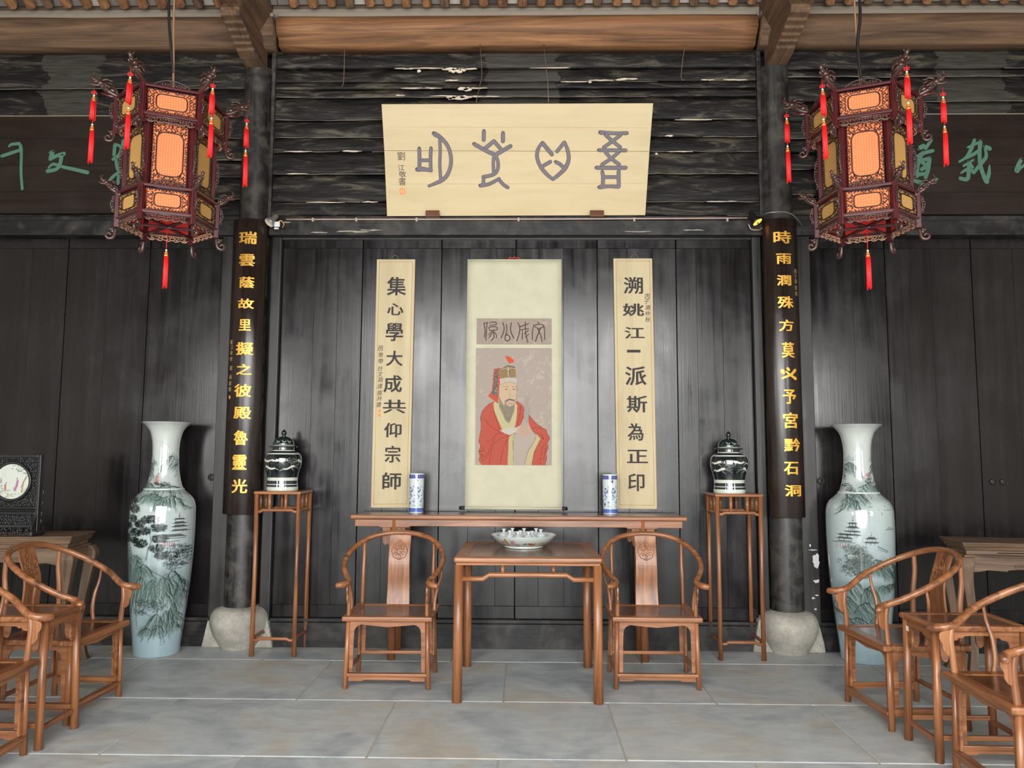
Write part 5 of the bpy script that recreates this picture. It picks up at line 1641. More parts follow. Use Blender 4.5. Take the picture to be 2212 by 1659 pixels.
        for q in range(6):
            ln([(100 + q * 11, 858), (100 + q * 11, 880)], 5.5, (178, 60, 52), .9)
        ln([(85, 852), (180, 850)], 3, DK)
        leafs(170, 900, 46, 22, 60); leafs(140, 940, 44, 22, 60); leafs(190, 960, 30, 40, 60); leafs(150, 1000, 46, 26, 60); leafs(-160, 930, 34, 46, 60)
        rock(-90, 940, 110, 60, 7, .2); rock(-120, 1000, 90, 300, 8, 0); rock(-170, 1050, 60, 270, 6, 0); rock(-150, 980, 70, 120, 6, 0); rock(-60, 970, 80, 260, 8, 0); rock(20, 1120, 120, 160, 10, 0); rock(120, 1060, 90, 220, 9, 0); rock(-20, 1000, 110, 90, 8, .4); rock(-40, 1080, 110, 170, 9, -.1); rock(40, 1090, 90, 150, 8, 0); rock(100, 1080, 70, 150, 7, .1)
        rock(150, 1040, 80, 200, 7, .25); rock(180, 1100, 50, 260, 6, 0); ln([(0, 1000), (40, 1040), (90, 1070), (130, 1100), (170, 1060)], 5, DK)
        leafs(0, 1245, 70, 20, 70, DK, 1.8); leafs(60, 1270, 60, 24, 60, DK, 1.8); leafs(-50, 1300, 50, 18, 40, DK, 1.8)
        ln([(-90, 1290), (-20, 1300), (40, 1330), (60, 1380)], 4, DK); rock(60, 1320, 100, 150, 9, -.2); rock(120, 1300, 80, 160, 8, .1); rock(0, 1400, 70, 70, 6, -.3); rock(70, 1390, 56, 70, 6, 0); rock(150, 1260, 50, 200, 5, 0)
    else:
        rock(-75, 320, 70, 90, 8, .3); rock(75, 330, 50, 70, 6, -.2); leafs(40, 440, 36, 18, 50); leafs(30, 400, 16, 14, 20, (190, 70, 66), 2.2, True); rock(30, 450, 150, 90, 11, .5); rock(-80, 500, 90, 80, 7, .2); leafs(-100, 480, 30, 20, 40); rock(-120, 545, 90, 90, 7, -.2)
        for (x, y, w_) in ((-15, 600, 34), (115, 620, 60), (-30, 640, 6), (60, 650, 6), (90, 600, 5)):
            ln([(x - w_ / 2, y), (x + w_ / 2, y)], 3, MD); ln([(x - 6, y), (x - 4, y - 14), (x + 4, y - 2)], 2, DK, .7)
        ln([(85, 742), (150, 742)], 5, DK); ln([(100, 732), (130, 732)], 6, MD); ln([(150, 745), (152, 722)], 2.4, DK); ln([(80, 750), (180, 760)], 2, LT)
        for q in range(16):
            x, y = rs.uniform(-120, 190), rs.uniform(590, 720)
            ln([(x, y), (x + 7, y - 2)], 1.6, MD, .6)
        pagoda(-120, 700, 84, 4); pagoda(-160, 770, 90, 3); pagoda(-20, 790, 90, 2)
        ln([(20, 850), (95, 880)], 5, DK); ln([(20, 862), (95, 892)], 3, DK); ln([(60, 900), (62, 920)], 2, DK)
        for q in range(5):
            ln([(-195 + q * 12, 838), (-195 + q * 12, 862)], 5, (176, 64, 60), .85)
        for (x, y, rx, ry) in ((-110, 870, 60, 26), (-90, 920, 70, 30), (-130, 960, 60, 30), (-60, 970, 56, 30), (-120, 1010, 60, 26), (-70, 1030, 46, 20)):
            leafs(x, y, rx, ry, int(rx * ry / 9), (62, 74, 66), 1.7, True)
        rock(20, 930, 110, 100, 8, .5); rock(100, 950, 130, 110, 10, .7); rock(170, 1000, 80, 80, 7, .5); ln([(10, 950), (90, 1000), (150, 1050), (200, 1080)], 5, DK); leafs(130, 945, 50, 12, 40)
        leafs(190, 980, 12, 14, 14, (176, 72, 80), 2, True)
        rock(140, 1090, 150, 46, 10, .3); rock(60, 1100, 80, 36, 6, .2)
        rock(-120, 1080, 130, 150, 9, .4); rock(-30, 1100, 110, 150, 9, .2); rock(-150, 1180, 110, 170, 8, .5); rock(-60, 1200, 120, 180, 9, .6); ln([(-60, 1110), (10, 1160), (20, 1230), (-10, 1280)], 5, DK); rock(0, 1300, 80, 90, 7, .4); rock(-100, 1300, 120, 100, 8, .5)
    a = PI / 2
    painted_lathe('body', prof, 360, cv, 'painted_china', t, a)
    R0 = keys[-1][1]
    ip = [(R0, keys[-1][0]), (R0 - .003, keys[-1][0] + .003), (R0 - .009, keys[-1][0] + .001)] + [(r - .008, z) for z, r in keys[::-1][1:12]] + [(.0, keys[8][0])]
    MB().lathe(ip, 48).build('lip', 'white_china', t)
    MB().lathe([(.0, .012), (keys[0][1] - .004, .012)], 32).build('base', 'white_china', t)
    MB().lathe([(keys[12][1] + .0008 - .0, keys[12][0] - .012), (keys[12][1] + .0105, keys[12][0] - .006), (keys[12][1] + .001, keys[12][0] + .004)], 64).build('shoulder_ring', 'white_china', t)
    return t
big_vase(-2.762, -.105, 'tall white floor vase painted with pine trees and misty cliffs, left of the left column', -1, 1.752, .95)
big_vase(2.590, -.105, 'tall white floor vase painted with lakeside pavilions and boats, right of the right column', 1, 1.755, .965)

# ---- green-black lidded jars
def jar(loc, label, seed):
    t = thing('lidded_jar', loc, label, 'jar', 'dark green lidded jars')
    keys = [(0, .118), (.01, .121), (.035, .119), (.06, .1165), (.10, .117), (.14, .124), (.18, .136), (.215, .1425), (.25, .142), (.28, .132), (.298, .112), (.308, .090), (.316, .083), (.335, .082), (.338, .081)]
    prof = interp_prof(keys, 200)
    zs = np.array([p[1] for p in prof])[::-1]
    cv = Canvas(420, 200, (20, 34, 36))
    row = lambda z: float(np.searchsorted(-zs, -z))
    rs = np.random.RandomState(seed)
    for q in range(60):
        y = rs.uniform(0, 200)
        cv.line([(0, y), (210, y + rs.uniform(-2, 2)), (420, y)], rs.uniform(.8, 2.4), (32, 52, 50) if q % 2 else (14, 24, 28), .5)
    CR = (232, 238, 224)
    cv.band(row(.030), 200, CR); cv.band(row(.102), row(.078), CR); cv.band(row(.070), row(.052), (26, 40, 50)); cv.band(row(.078), row(.070), (34, 48, 52)); cv.band(row(.052), row(.046), CR); cv.band(row(.046), row(.030), (24, 38, 46))
    cv.band(row(.292), row(.281), CR); cv.band(row(.316), row(.306), CR)
    def shrimp(x, y, d, s=1.0, up=0):
        W = (250, 250, 236)
        for q in range(6):
            cv.blob(x + d * q * 5.2 * s, y + math.sin(q * .6) * 4 * s + up * q, 3.6 * s, 5.0 * s - q * .5, W, 1, .3)
            cv.line([(x + d * (q * 5.2 + 2.6) * s, y - 5 + up * q), (x + d * (q * 5.2 + 2.6) * s, y + 5 + up * q)], .8, (60, 76, 70), .7)
        cv.blob(x - d * 6 * s, y - 1, 6 * s, 5 * s, W, .95, .4); cv.blob(x - d * 9 * s, y - 4, 2.6, 2.6, W)
        for q in range(3):
            cv.line([(x - d * 8, y), (x - d * (20 + q * 5), y + 6 * q - 4), (x - d * (34 + q * 4), y + 12 * q - 8)], 1.3, W, .55)
            cv.line([(x, y + 3), (x - d * (4 + 6 * q), y + 14 + q * 3)], 1.0, W, .7)
        cv.line([(x + d * 28 * s, y + up * 6), (x + d * 38 * s, y + 6 + up * 6)], 2.4, W)
    ym = (row(.215))
    for (dx, dy, d, s, up) in ((-58, -12, 1, 1, 0), (10, -14, -1, 1, 0), (-46, 16, 1, 1.1, 1), (52, 14, -1, 1, 2), (90, -10, 1, 1, 0), (150, 8, -1, 1, 0), (-120, 6, 1, 1, 0), (-170, -10, -1, 1, 1)):
        shrimp(210 + dx, ym + dy, d * (1 if seed % 2 else -1), s * 1.15, up)
    painted_lathe('body', prof, 200, cv, 'painted_china', t, PI / 2)
    lk = [(.334, .080), (.336, .104), (.341, .107), (.346, .102), (.352, .083), (.37, .080), (.395, .068), (.412, .046), (.420, .024), (.424, .016)]
    prof = interp_prof(lk, 60)
    lc = Canvas(200, 60, (22, 42, 40))
    for q in range(20):
        y = rs.uniform(0, 60)
        lc.line([(0, y), (200, y)], 1.2, (36, 60, 56), .5)
    lc.band(60 - 60 * .36, 60 - 60 * .22, CR)
    for x in (84, 104, 122):
        lc.line([(x, 24), (x + 6, 30), (x + 12, 26)], 2, CR)
    painted_lathe('lid', prof, 96, lc, 'painted_china', t, PI / 2)
    k2 = [(.420, .017), (.428, .012), (.436, .016), (.447, .021), (.458, .019), (.470, .010), (.478, .002)]
    kc = Canvas(40, 40, (18, 34, 34))
    painted_lathe('knob', interp_prof(k2, 20), 24, kc, 'painted_china', t, 0)
    MB().lathe([(.0, .003), (.114, .003), (.118, .0)], 32).build('foot', 'white_china', t)
    return t
jar((-1.864, -.03, 1.228), 'dark green lidded jar with white shrimps, on the flower stand near the left column', 5)
jar((1.628, -.03, 1.228), 'dark green lidded jar with white shrimps, on the flower stand near the right column', 8)

# ---- blue and white cylinder vases
def cyl(loc, label, seed):
    t = thing('cylinder_vase', loc, label, 'vase', 'blue and white cylinder vases')
    prof = [(.050, .0)] + [(.0555 + (.0598 - .0555) * q / 138, .004 + .3 * q / 138) for q in range(139)]
    h, w_ = 360, 420
    cv = Canvas(w_, h, (224, 236, 238))
    rs = np.random.RandomState(seed)
    B, B2 = (38, 52, 150), (96, 126, 200)
    cv.band(9, 42, B)
    for x in range(0, w_, 26):
        cv.line([(x, 36), (x + 7, 16), (x + 13, 34), (x + 20, 16)], 2.2, (206, 218, 236))
    cv.band(h - 44, h - 10, B2)
    for x in range(0, w_, 14):
        cv.line([(x, h - 42), (x, h - 12)], 2.2, B); cv.line([(x + 4, h - 34), (x + 10, h - 34)], 3.4, (60, 80, 176))
    cv.band(h - 46, h - 42, B)
    for cx_ in range(20, w_, 70):
        ox = cx_ + rs.uniform(-6, 6)
        for (dx, y, rx, ry, c) in ((0, 130, 13, 10, B), (-10, 160, 8, 18, B2), (8, 165, 10, 10, B), (-4, 190, 8, 14, B2), (10, 205, 7, 10, B), (-2, 222, 14, 6, B2), (14, 150, 3, 16, B)):
            cv.blob(ox + dx, y, rx, ry, c, .9, .35)
        for _ in range(9):
            a = rs.uniform(0, 6)
            cv.line([(ox, 180), (ox + 26 * math.cos(a), 180 + 40 * math.sin(a))], 1.8, B, .8)
        cv.blob(ox + 1, 174, 4, 5, (224, 236, 238)); cv.line([(ox + 20, 110), (ox + 28, 104), (ox + 34, 112)], 3, B)
        ox += 35
        for (dx, y, rx, ry, c) in ((0, 250, 17, 13, B2), (4, 244, 10, 6, (224, 236, 238)), (12, 232, 14, 5, B), (-12, 150, 5, 20, B), (-4, 120, 12, 5, B2), (6, 196, 8, 6, B), (-8, 286, 11, 4, B2), (10, 292, 13, 4, B)):
            cv.blob(ox + dx, y, rx, ry, c, .9, .35)
        cv.line([(ox - 14, 280), (ox, 270), (ox + 18, 276)], 2, B)
    for x, y in ((222, 62), (150, 270), (70, 62), (330, 290), (360, 70)):
        cv.poly([(x - 12, y), (x, y - 17), (x + 12, y), (x, y + 17)], (64, 66, 62))
    painted_lathe('body', prof, 160, cv, 'painted_china', t, PI / 2)
    MB().lathe([(.0598, .304), (.0585, .307), (.055, .305), (.053, .30), (.050, .02), (.0, .015)], 32).build('lip', 'white_china', t)
    MB().lathe([(.0, .001), (.050, .0)], 24).build('base', 'white_china', t)
    return t
cyl((-.806, -.045, 1.0612), 'blue and white cylinder vase on the altar table, in front of the left cream board', 2)
cyl((.700, -.045, 1.0612), 'blue and white cylinder vase on the altar table, in front of the right cream board', 9)

# ---- bowl with lidded cups
bw = thing('bowl', (.031, -.665, .878), 'wide white porcelain bowl painted with pink blossom and a bird, on the square table', 'bowl')
keys = [(0, .132), (.004, .137), (.012, .136), (.014, .142), (.022, .160), (.04, .188), (.062, .211), (.082, .2245), (.0845, .2250)]
prof = interp_prof(keys, 90)
cv = Canvas(1200, 240, (216, 228, 220))
sx_ = lambda x, y: (600 + math.asin(max(-.99, min(.99, (x - 1100) / 870))) / (2 * PI) * 1200 * 1.0, (y - 400) / 330 * 205 + 8)
def bl(pts, w_, c, al=1):
    cv.line([sx_(*p) for p in pts], w_, c, al)
def fl(x, y, r, c, n=9):
    rr = np.random.RandomState(int(x))
    for _ in range(n):
        a, b_ = sx_(x + rr.uniform(-r, r), y + rr.uniform(-r * .5, r * .5))
        cv.blob(a, b_, 9, 13, c, .85, .5)
bl([(445, 570), (600, 640), (830, 690)], 5, (112, 96, 92)); bl([(760, 560), (900, 660), (1060, 705)], 7, (84, 82, 88)); bl([(1060, 610), (1120, 700)], 4, (96, 96, 96)); bl([(1100, 680), (1240, 620), (1300, 600)], 4, (96, 100, 96)); bl([(1480, 600), (1600, 560), (1700, 530)], 3, (120, 130, 120))
fl(500, 520, 50, (206, 130, 150)); fl(740, 560, 60, (210, 132, 150)); fl(800, 500, 60, (216, 140, 156)); fl(910, 600, 60, (212, 138, 154)); fl(1380, 590, 90, (224, 110, 54), 26); fl(1160, 570, 40, (110, 140, 90)); fl(1260, 560, 30, (96, 140, 110)); fl(1640, 560, 60, (196, 190, 130))
cv.poly([sx_(560, 440), sx_(620, 430), (sx_(640, 560)), sx_(600, 640), sx_(560, 560)], (196, 158, 76)); bl([(600, 430), (610, 520), (630, 600)], 4, (96, 76, 50)); bl([(700, 440), (740, 520)], 3, (110, 110, 110)); bl([(640, 450), (690, 540)], 4, (240, 240, 236))
for q in range(3):
    bl([(1410, 495 + q * 14), (1500, 500 + q * 14)], 1.2, (190, 130, 130))
painted_lathe('body', prof, 360, cv, 'painted_china', bw, PI / 2)
MB().lathe([(.2250, .0845), (.2235, .0860), (.2215, .084), (.205, .062), (.182, .042), (.150, .026), (.12, .018), (.0, .015)], 64).build('inside', 'white_china', bw)
MB().lathe([(.0, .008), (.130, .004), (.132, .0)], 40).build('foot', 'white_china', bw)
cup = thing('lidded_cup', (0, 0, 0), '', 'cup', 'small white lidded cups in the bowl')
MB().lathe([(.0, .001), (.017, 0), (.019, .006), (.029, .020), (.033, .036), (.0335, .046)], 20).build('cup_body', 'white_china', cup)
MB().lathe([(.0335, .046), (.0355, .047), (.034, .052), (.026, .062), (.014, .069), (.0085, .071)], 20).build('lid', 'white_china', cup)
MB().lathe([(.0085, .070), (.0072, .078), (.0150, .091), (.0138, .093), (.0, .0925)], 16).build('knob', 'white_china', cup)
cps = [(1107, -.560, .026), (1132, -.55, .024), (1158, -.566, .026), (1088.5, -.632, .027), (1101.5, -.708, .024), (1119, -.765, .022), (1141.5, -.765, .022), (1149, -.680, .018), (1168, -.655, .027), (1124, -.650, .018)]
CL = ['small white lidded cup in the bowl, leftmost in the back row', 'small white lidded cup in the bowl, middle of the back row', 'small white lidded cup in the bowl, rightmost in the back row',
      'small white lidded cup at the left end of the bowl', 'small white lidded cup in the bowl, second from its left end', 'small white lidded cup in the bowl, left one of the two nearest the rim',
      'small white lidded cup in the bowl, right one of the two nearest the rim', 'small white lidded cup in the bowl, second from its right end', 'small white lidded cup at the right end of the bowl', 'small white lidded cup in the very middle of the bowl']
for i, (px, Y, dz) in enumerate(cps):
    x_ = aty(px, 1145, Y).x
    if i == 0:
        cup.location = (x_, Y, .878 + dz)
        cup['label'] = CL[0]
    else:
        dup(cup, (x_, Y, .878 + dz), 0, CL[i])

# ---- black carved screen with a porcelain disc
c0 = aty(27, 1040, -.66)
sn = thing('table_screen', (c0.x, -.66, .932), 'black carved table screen framing a round painted porcelain plaque, on the left carved table', 'screen')
cz_ = c0.z - .932
k_ = 5.45 / 1661
Wf, top = 63 * k_, (1148 - 983) * k_ + .025
r0 = 37.5 * k_
for x0, x1, z0, z1 in ((-Wf, -Wf + .022, .03, top), (Wf - .022, Wf, .03, top), (-Wf + .022, Wf - .022, top - .022, top), (-Wf + .022, Wf - .022, .145, .165), (-Wf + .022, Wf - .022, .185, .20), (-Wf + .022, Wf - .022, .055, .075)):
    MB().box(x0, x1, -.018, .018, z0, z1).build('frame_bar', 'ebony', sn, .004)
MB().box(-Wf + .02, Wf - .02, .004, .010, .06, top - .02).build('back_panel', 'gap_dark', sn)
def fret(mb, x0, x1, z0, z1, y, ex=None, step=.024, r=.0032, sd=1, rc=.010, n=9):
    rr = random.Random(sd)
    z = z0 + step / 2
    while z < z1:
        x = x0 + step / 2
        while x < x1:
            if ex is None or not ex(x, z):
                a0, d = rr.uniform(0, 6.28), rr.choice((-1, 1))
                cx_, cz2 = x + rr.uniform(-.2, .2) * step, z + rr.uniform(-.2, .2) * step
                mb.tube([(cx_ + rc * (1 - q * .05) * math.cos(a0 + d * q * .62), y, cz2 + rc * (1 - q * .05) * math.sin(a0 + d * q * .62)) for q in range(n)], r, 4)
            x += step
        z += step
    return mb
mb = fret(MB(), -Wf + .02, Wf - .02, .20, top - .02, -.004, lambda x, z: math.hypot(x, z - cz_) < r0 + .022, .022, .0034, 3)
mb.build('fretwork', 'ebony_highlight', sn)
fret(MB(), -Wf + .02, Wf - .02, .075, .145, -.004, None, .023, .0036, 4, .011).build('fretwork', 'ebony_highlight', sn)
fret(MB(), -Wf + .02, Wf - .02, .0, .055, -.004, None, .026, .0036, 5, .011).build('fretwork', 'ebony_highlight', sn)
mb = MB().tube([((r0 + .009) * math.cos(a), -.006, cz_ + (r0 + .009) * math.sin(a)) for a in [2 * PI * q / 48 for q in range(49)]], .011, 8, caps=False)
mb.build('round_frame', 'ebony', sn)
dc = Canvas(240, 240, (226, 232, 222))
u = lambda x, y: ((x + 40) / 425 * 240, (y - 245) / 465 * 240)
def dl(pts, w_, c, al=1.0):
    dc.line([u(*p) for p in pts], w_, c, al)
rs = np.random.RandomState(4)
for _ in range(60):
    x, y = rs.uniform(170, 380), rs.uniform(255, 390)
    if (x - 170) * .4 + 250 > y - 60:
        a, b_ = u(x, y); dc.blob(a, b_, 8, 6, (104, 140, 96), .8, .7)
for _ in range(70):
    a, b_ = u(rs.uniform(-40, 380), rs.uniform(560, 700)); dc.blob(a, b_, 12, 5, (160, 170, 120), .7, .8)
for _ in range(40):
    a, b_ = u(rs.uniform(-40, 60), rs.uniform(430, 560)); dc.blob(a, b_, 5, 8, (116, 130, 116), .7, .8)
dl([(360, 400), (320, 480), (300, 620)], 13, (170, 146, 84), .9); dl([(340, 430), (290, 560)], 7, (140, 128, 88), .8)
dl([(245, 470), (235, 540), (215, 590)], 22, (186, 112, 166)); dl([(238, 440), (240, 465)], 9, (200, 130, 140)); dl([(235, 428), (240, 436)], 7, (60, 50, 56))
dl([(95, 530), (100, 590)], 18, (206, 100, 50)); dl([(110, 490), (92, 525)], 6, (50, 44, 54)); dl([(60, 600), (150, 590)], 8, (176, 190, 200)); dl([(130, 640), (136, 652)], 6, (170, 60, 90))
for q in range(3):
    for z in range(9):
        dl([(50 + q * 18, 320 + z * 13), (58 + q * 18, 326 + z * 13)], 1.3, (120, 116, 110), .8)
painted_sheet('porcelain_plaque', (-r0, -.008, cz_ + r0), (2 * r0, 0, 0), (0, 0, -2 * r0), 120, 120, dc, 'painted_china', sn, lambda x, z: (x - .5) ** 2 + (z - .5) ** 2 < .25)
for s in (-1, 1):
    MB().box(s * (Wf - .011) - .013, s * (Wf - .011) + .013, -.075, .075, 0, .034).build('foot', 'ebony', sn, .008)
    e = scroll_edge([(-.018, .034), (-.07, .045), (-.055, .09), (-.035, .12), (-.018, .17)], 3)
    MB().prism(e, 'x', s * (Wf - .011) - .006, s * (Wf - .011) + .006).build('foot_bracket', 'ebony', sn, .002)
    for z0, rr_ in ((.30, .020), (.225, .017), (.15, .016), (.10, .015)):
        mb = MB().tube([(s * (Wf + .006 + rr_ * .7 * math.sin(a)), 0, z0 + rr_ * math.cos(a)) for a in [PI * q / 8 for q in range(9)]], .005, 6)
        mb.build('side_scroll', 'ebony', sn)

# ================================================================== LANTERNS
def face_xf(k):
    return R_(60 * k)
def fretpanel(w_, h, y, bands, rr_, seed):
    """open scrollwork around a rounded cartouche, in the face plane"""
    rr = random.Random(seed)
    mb = MB()
    iw, ih = w_ / 2 - bands[0], h / 2 - bands[1]
    c = min(iw, ih) * .62
    out = []
    for sx, sz, a0 in ((1, 1, 0), (-1, 1, 90), (-1, -1, 180), (1, -1, 270)):
        for q in range(6):
            a = R_(a0 + q * 18)
            out.append((sx * (iw - c) + c * math.cos(a), y, sz * (ih - c) + c * math.sin(a)))
    mb.tube(out + [out[0]], rr_ * 1.2, 4, caps=False)
    s = .0185
    nx, nz = max(2, round(w_ / s)), max(2, round(h / s))
    px, pz = w_ / nx, h / nz
    def inside(x, z, m_):
        dx, dz = abs(x) - (iw - c), abs(z) - (ih - c)
        if dx > 0 and dz > 0:
            return math.hypot(dx, dz) < c + m_
        return abs(x) < iw + m_ and abs(z) < ih + m_
    for i in range(nx):
        for j in range(nz):
            x, z = -w_ / 2 + px * (i + .5), -h / 2 + pz * (j + .5)
            if inside(x, z, .002):
                continue
            mx, mz = (1 if x > 0 else -1), (1 if z > 0 else -1)
            rq = random.Random(int(abs(x) * 1e4) * 7 + int(abs(z) * 1e4))
            a0, d = rq.uniform(0, 6.28), rq.choice((-1, 1))
            r = s * rq.uniform(.42, .56)
            n = rq.choice((7, 8, 10))
            mb.tube([(x + mx * r * (1 - q * .07) * math.cos(a0 + d * q * .62), y, z + mz * r * (1 - q * .07) * math.sin(a0 + d * q * .62)) for q in range(n)], rr_ * .85, 4)
    e = .003
    mb.tube([(-w_ / 2 + e, y, -h / 2 + e), (w_ / 2 - e, y, -h / 2 + e), (w_ / 2 - e, y, h / 2 - e), (-w_ / 2 + e, y, h / 2 - e), (-w_ / 2 + e, y, -h / 2 + e)], rr_, 4, caps=False)
    return mb
def crest_mesh(w_, h, seed, peak=True, thick=.004, r=.0028):
    rr = random.Random(seed)
    mb = MB()
    n = 16
    env = (lambda t: h * (max(0, math.cos(PI * t / 2)) ** .55)) if peak else (lambda t: h * (.55 + .45 * abs(math.cos(2.5 * PI * t))))
    pts = [(-w_ / 2 + w_ * i / n, 0, env(-1 + 2 * i / n)) for i in range(n + 1)]
    mb.tube(pts, r * 1.2, 5)
    mb.tube([(-w_ / 2, 0, 0), (w_ / 2, 0, 0)], r * 1.3, 4)
    st = .016
    x = -w_ / 2 + st
    while x < w_ / 2 - st * .5:
        hh = env(x / (w_ / 2))
        z = st * .45
        while z < hh - st * .3:
            a0 = rr.uniform(0, 6.28)
            d = rr.choice((-1, 1))
            mb.tube([(x + .0075 * (1 - q * .06) * math.cos(a0 + d * q * .7), 0, z + .0075 * (1 - q * .06) * math.sin(a0 + d * q * .7)) for q in range(8)], r, 4)
            z += st
        x += st
    return mb
def dragon(s=1.0):
    """carved dragon head pointing along +X"""
    mb = MB()
    mb.tube([(-.01, 0, -.004), (.03, 0, .0), (.06, 0, .010), (.085, 0, .022)], [.013, .014, .015, .014], 8, 3)
    mb.ball((.092, 0, .028), .018, 8, (1.2, .9, .9))
    mb.tube([(.095, 0, .034), (.118, 0, .034), (.135, 0, .040), (.142, 0, .056)], [.012, .009, .008, .005], 8, 3)
    mb.tube([(.090, 0, .018), (.112, 0, .008), (.130, 0, .006), (.138, 0, .014)], [.009, .006, .005, .003], 8, 3)
    for sg in (-1, 1):
        mb.ball((.103, sg * .011, .044), .0055, 6)
        mb.tube([(.088, sg * .010, .042), (.066, sg * .014, .056), (.046, sg * .016, .054), (.034, sg * .016, .064)], [.006, .005, .004, .002], 6, 3)
        mb.tube([(.080, sg * .013, .022), (.060, sg * .02, .026), (.044, sg * .022, .016), (.034, sg * .02, .026)], [.006, .006, .005, .002], 6, 3)
        mb.tube([(.074, sg * .012, .010), (.054, sg * .018, .0), (.040, sg * .018, .008)], [.006, .005, .002], 6, 3)
        mb.tube([(.128, sg * .006, .044), (.136, sg * .014, .054), (.130, sg * .016, .062)], [.003, .0025, .0015], 5, 3)
    for q in range(5):
        mb.ball((.012 + q * .016, 0, .012 + q * .006), .0085, 6, (1, .7, 1.1))
    mb.tube([(.0, 0, .004), (.015, 0, .026), (.035, 0, .034), (.05, 0, .026)], [.006, .008, .007, .003], 6, 3)
    mb.ball((.03, 0, .016), .017, 8, (1.5, .8, .9))
    mb.ball((.065, 0, .026), .017, 8, (1.3, .9, .9))
    mb.ball((.115, 0, .026), .012, 8, (1.4, .9, .8))
    mb.v = [(a * s, b_ * s * 1.2, c * s) for a, b_, c in mb.v]
    return mb
def hook(s=1.0):
    """scroll foot under each corner, curling outward along +X"""
    mb = MB()
    mb.tube([(0, 0, .03), (.004, 0, .0), (.014, 0, -.022), (.034, 0, -.026), (.044, 0, -.012), (.036, 0, .002), (.024, 0, -.002), (.024, 0, -.010)], [.008, .009, .010, .009, .008, .006, .005, .004], 7, 4)
    mb.ball((.014, 0, .016), .011, 6, (1, .8, 1.3))
    mb.ball((.030, 0, -.028), .008, 6)
    mb.tube([(.010, 0, .030), (.026, 0, .022), (.030, 0, .034)], [.006, .005, .003], 6, 3)
    mb.v = [(a * s, b_ * s, c * s) for a, b_, c in mb.v]
    return mb
def bracket_side(h):
    mb = MB()
    rr = random.Random(5)
    n = int(h / .016)
    for q in range(n):
        z = h * (q + .5) / n
        e = .010 + .012 * math.sin(PI * (q + .5) / n)
        a0, d = rr.uniform(0, 6.28), rr.choice((-1, 1))
        mb.tube([(e + .0085 * math.cos(a0 + d * i * .7), 0, z + .0085 * math.sin(a0 + d * i * .7)) for i in range(8)], .0034, 4)
    mb.tube([(.004 + .026 * math.sin(PI * i / 8), 0, h * i / 8) for i in range(9)], .0035, 5)
    return mb
def strands(L, r0, r1, seed):
    rr = random.Random(seed)
    mb = MB()
    for q in range(26):
        a = rr.uniform(0, 2 * PI)
        rad = math.sqrt(rr.random())
        x0, y0 = r0 * rad * math.cos(a), r0 * rad * math.sin(a)
        x1, y1 = r1 * rad * math.cos(a), r1 * rad * math.sin(a)
        LL = L * (rr.uniform(.92, 1.0))
        mb.tube([(x0, y0, 0), ((x0 + x1) / 2, (y0 + y1) / 2, -LL * .4), (x1, y1, -LL)], [.0034, .0042, .0026], 5)
    mb.tube([(0, 0, 0), (0, 0, -L * .5), (0, 0, -L * .93)], [r0 * .8, r1 * .85, r1 * .75], 10)
    return mb
def ms(mb, name, mat):
    me = mb.mesh(name)
    me.materials.append(MAT[mat])
    return me
TS1 = ms(strands(.125, .0125, .0155, 1), 'tassel', 'red_silk')
TS2 = ms(strands(.21, .0115, .0145, 2), 'tassel', 'red_silk')
CAP = ms(MB().lathe([(.0, .030), (.0055, .029), (.0085, .022), (.010, .016), (.0122, .0), (.0115, -.004), (.0, -.004)], 14), 'tassel_cap', 'cap_gold')
BAND = ms(MB().lathe([(.0106, .012), (.0114, .012), (.0124, .005), (.0116, .005)], 14), 'cap_band', 'red_silk')
BEAD = ms(MB().ball((0, 0, 0), .0065, 10), 'bead', 'bead')
KNOT = ms(MB().ball((0, 0, 0), .007, 8).tube([(.0, 0, .012), (.013, 0, .006), (.010, 0, -.006), (0, 0, 0), (-.010, 0, -.006), (-.013, 0, .006), (0, 0, .012)], .0025, 5, 3), 'knot', 'red_silk')
def tassel(par, p, double=True, sw=0.0, cord=.055, one=None):
    def cordm(L):
        return ms(MB().tube([(0, 0, 0), (0, 0, -L)], .0022, 5), 'cord', 'red_silk')
    def piece(z, me, L, x=0):
        o = link('tassel', me, par, 0, (p[0] + x, p[1], p[2] + z), (0, sw, 0))
        link('tassel_cap', CAP, o, 0, (0, 0, .0))
        link('cap_band', BAND, o, 0, (0, 0, 0))
        link('bead', BEAD, o, 0, (0, 0, .035))
        return o
    z = -cord
    if double:
        t1 = piece(z - .03, TS1, .125)
        link('cord', cordm(cord), t1, 0, (0, 0, cord + .03))
        link('knot', KNOT, t1, 0, (0, 0, .052))
        z2 = z - .03 - .125 - .030
        t2 = piece(z2 - .03, TS2, .21)
        link('cord', cordm(.075), t2, 0, (0, 0, .09))
    else:
        t1 = piece(z - .03, TS2, .21)
        link('cord', cordm(cord), t1, 0, (0, 0, cord + .03))
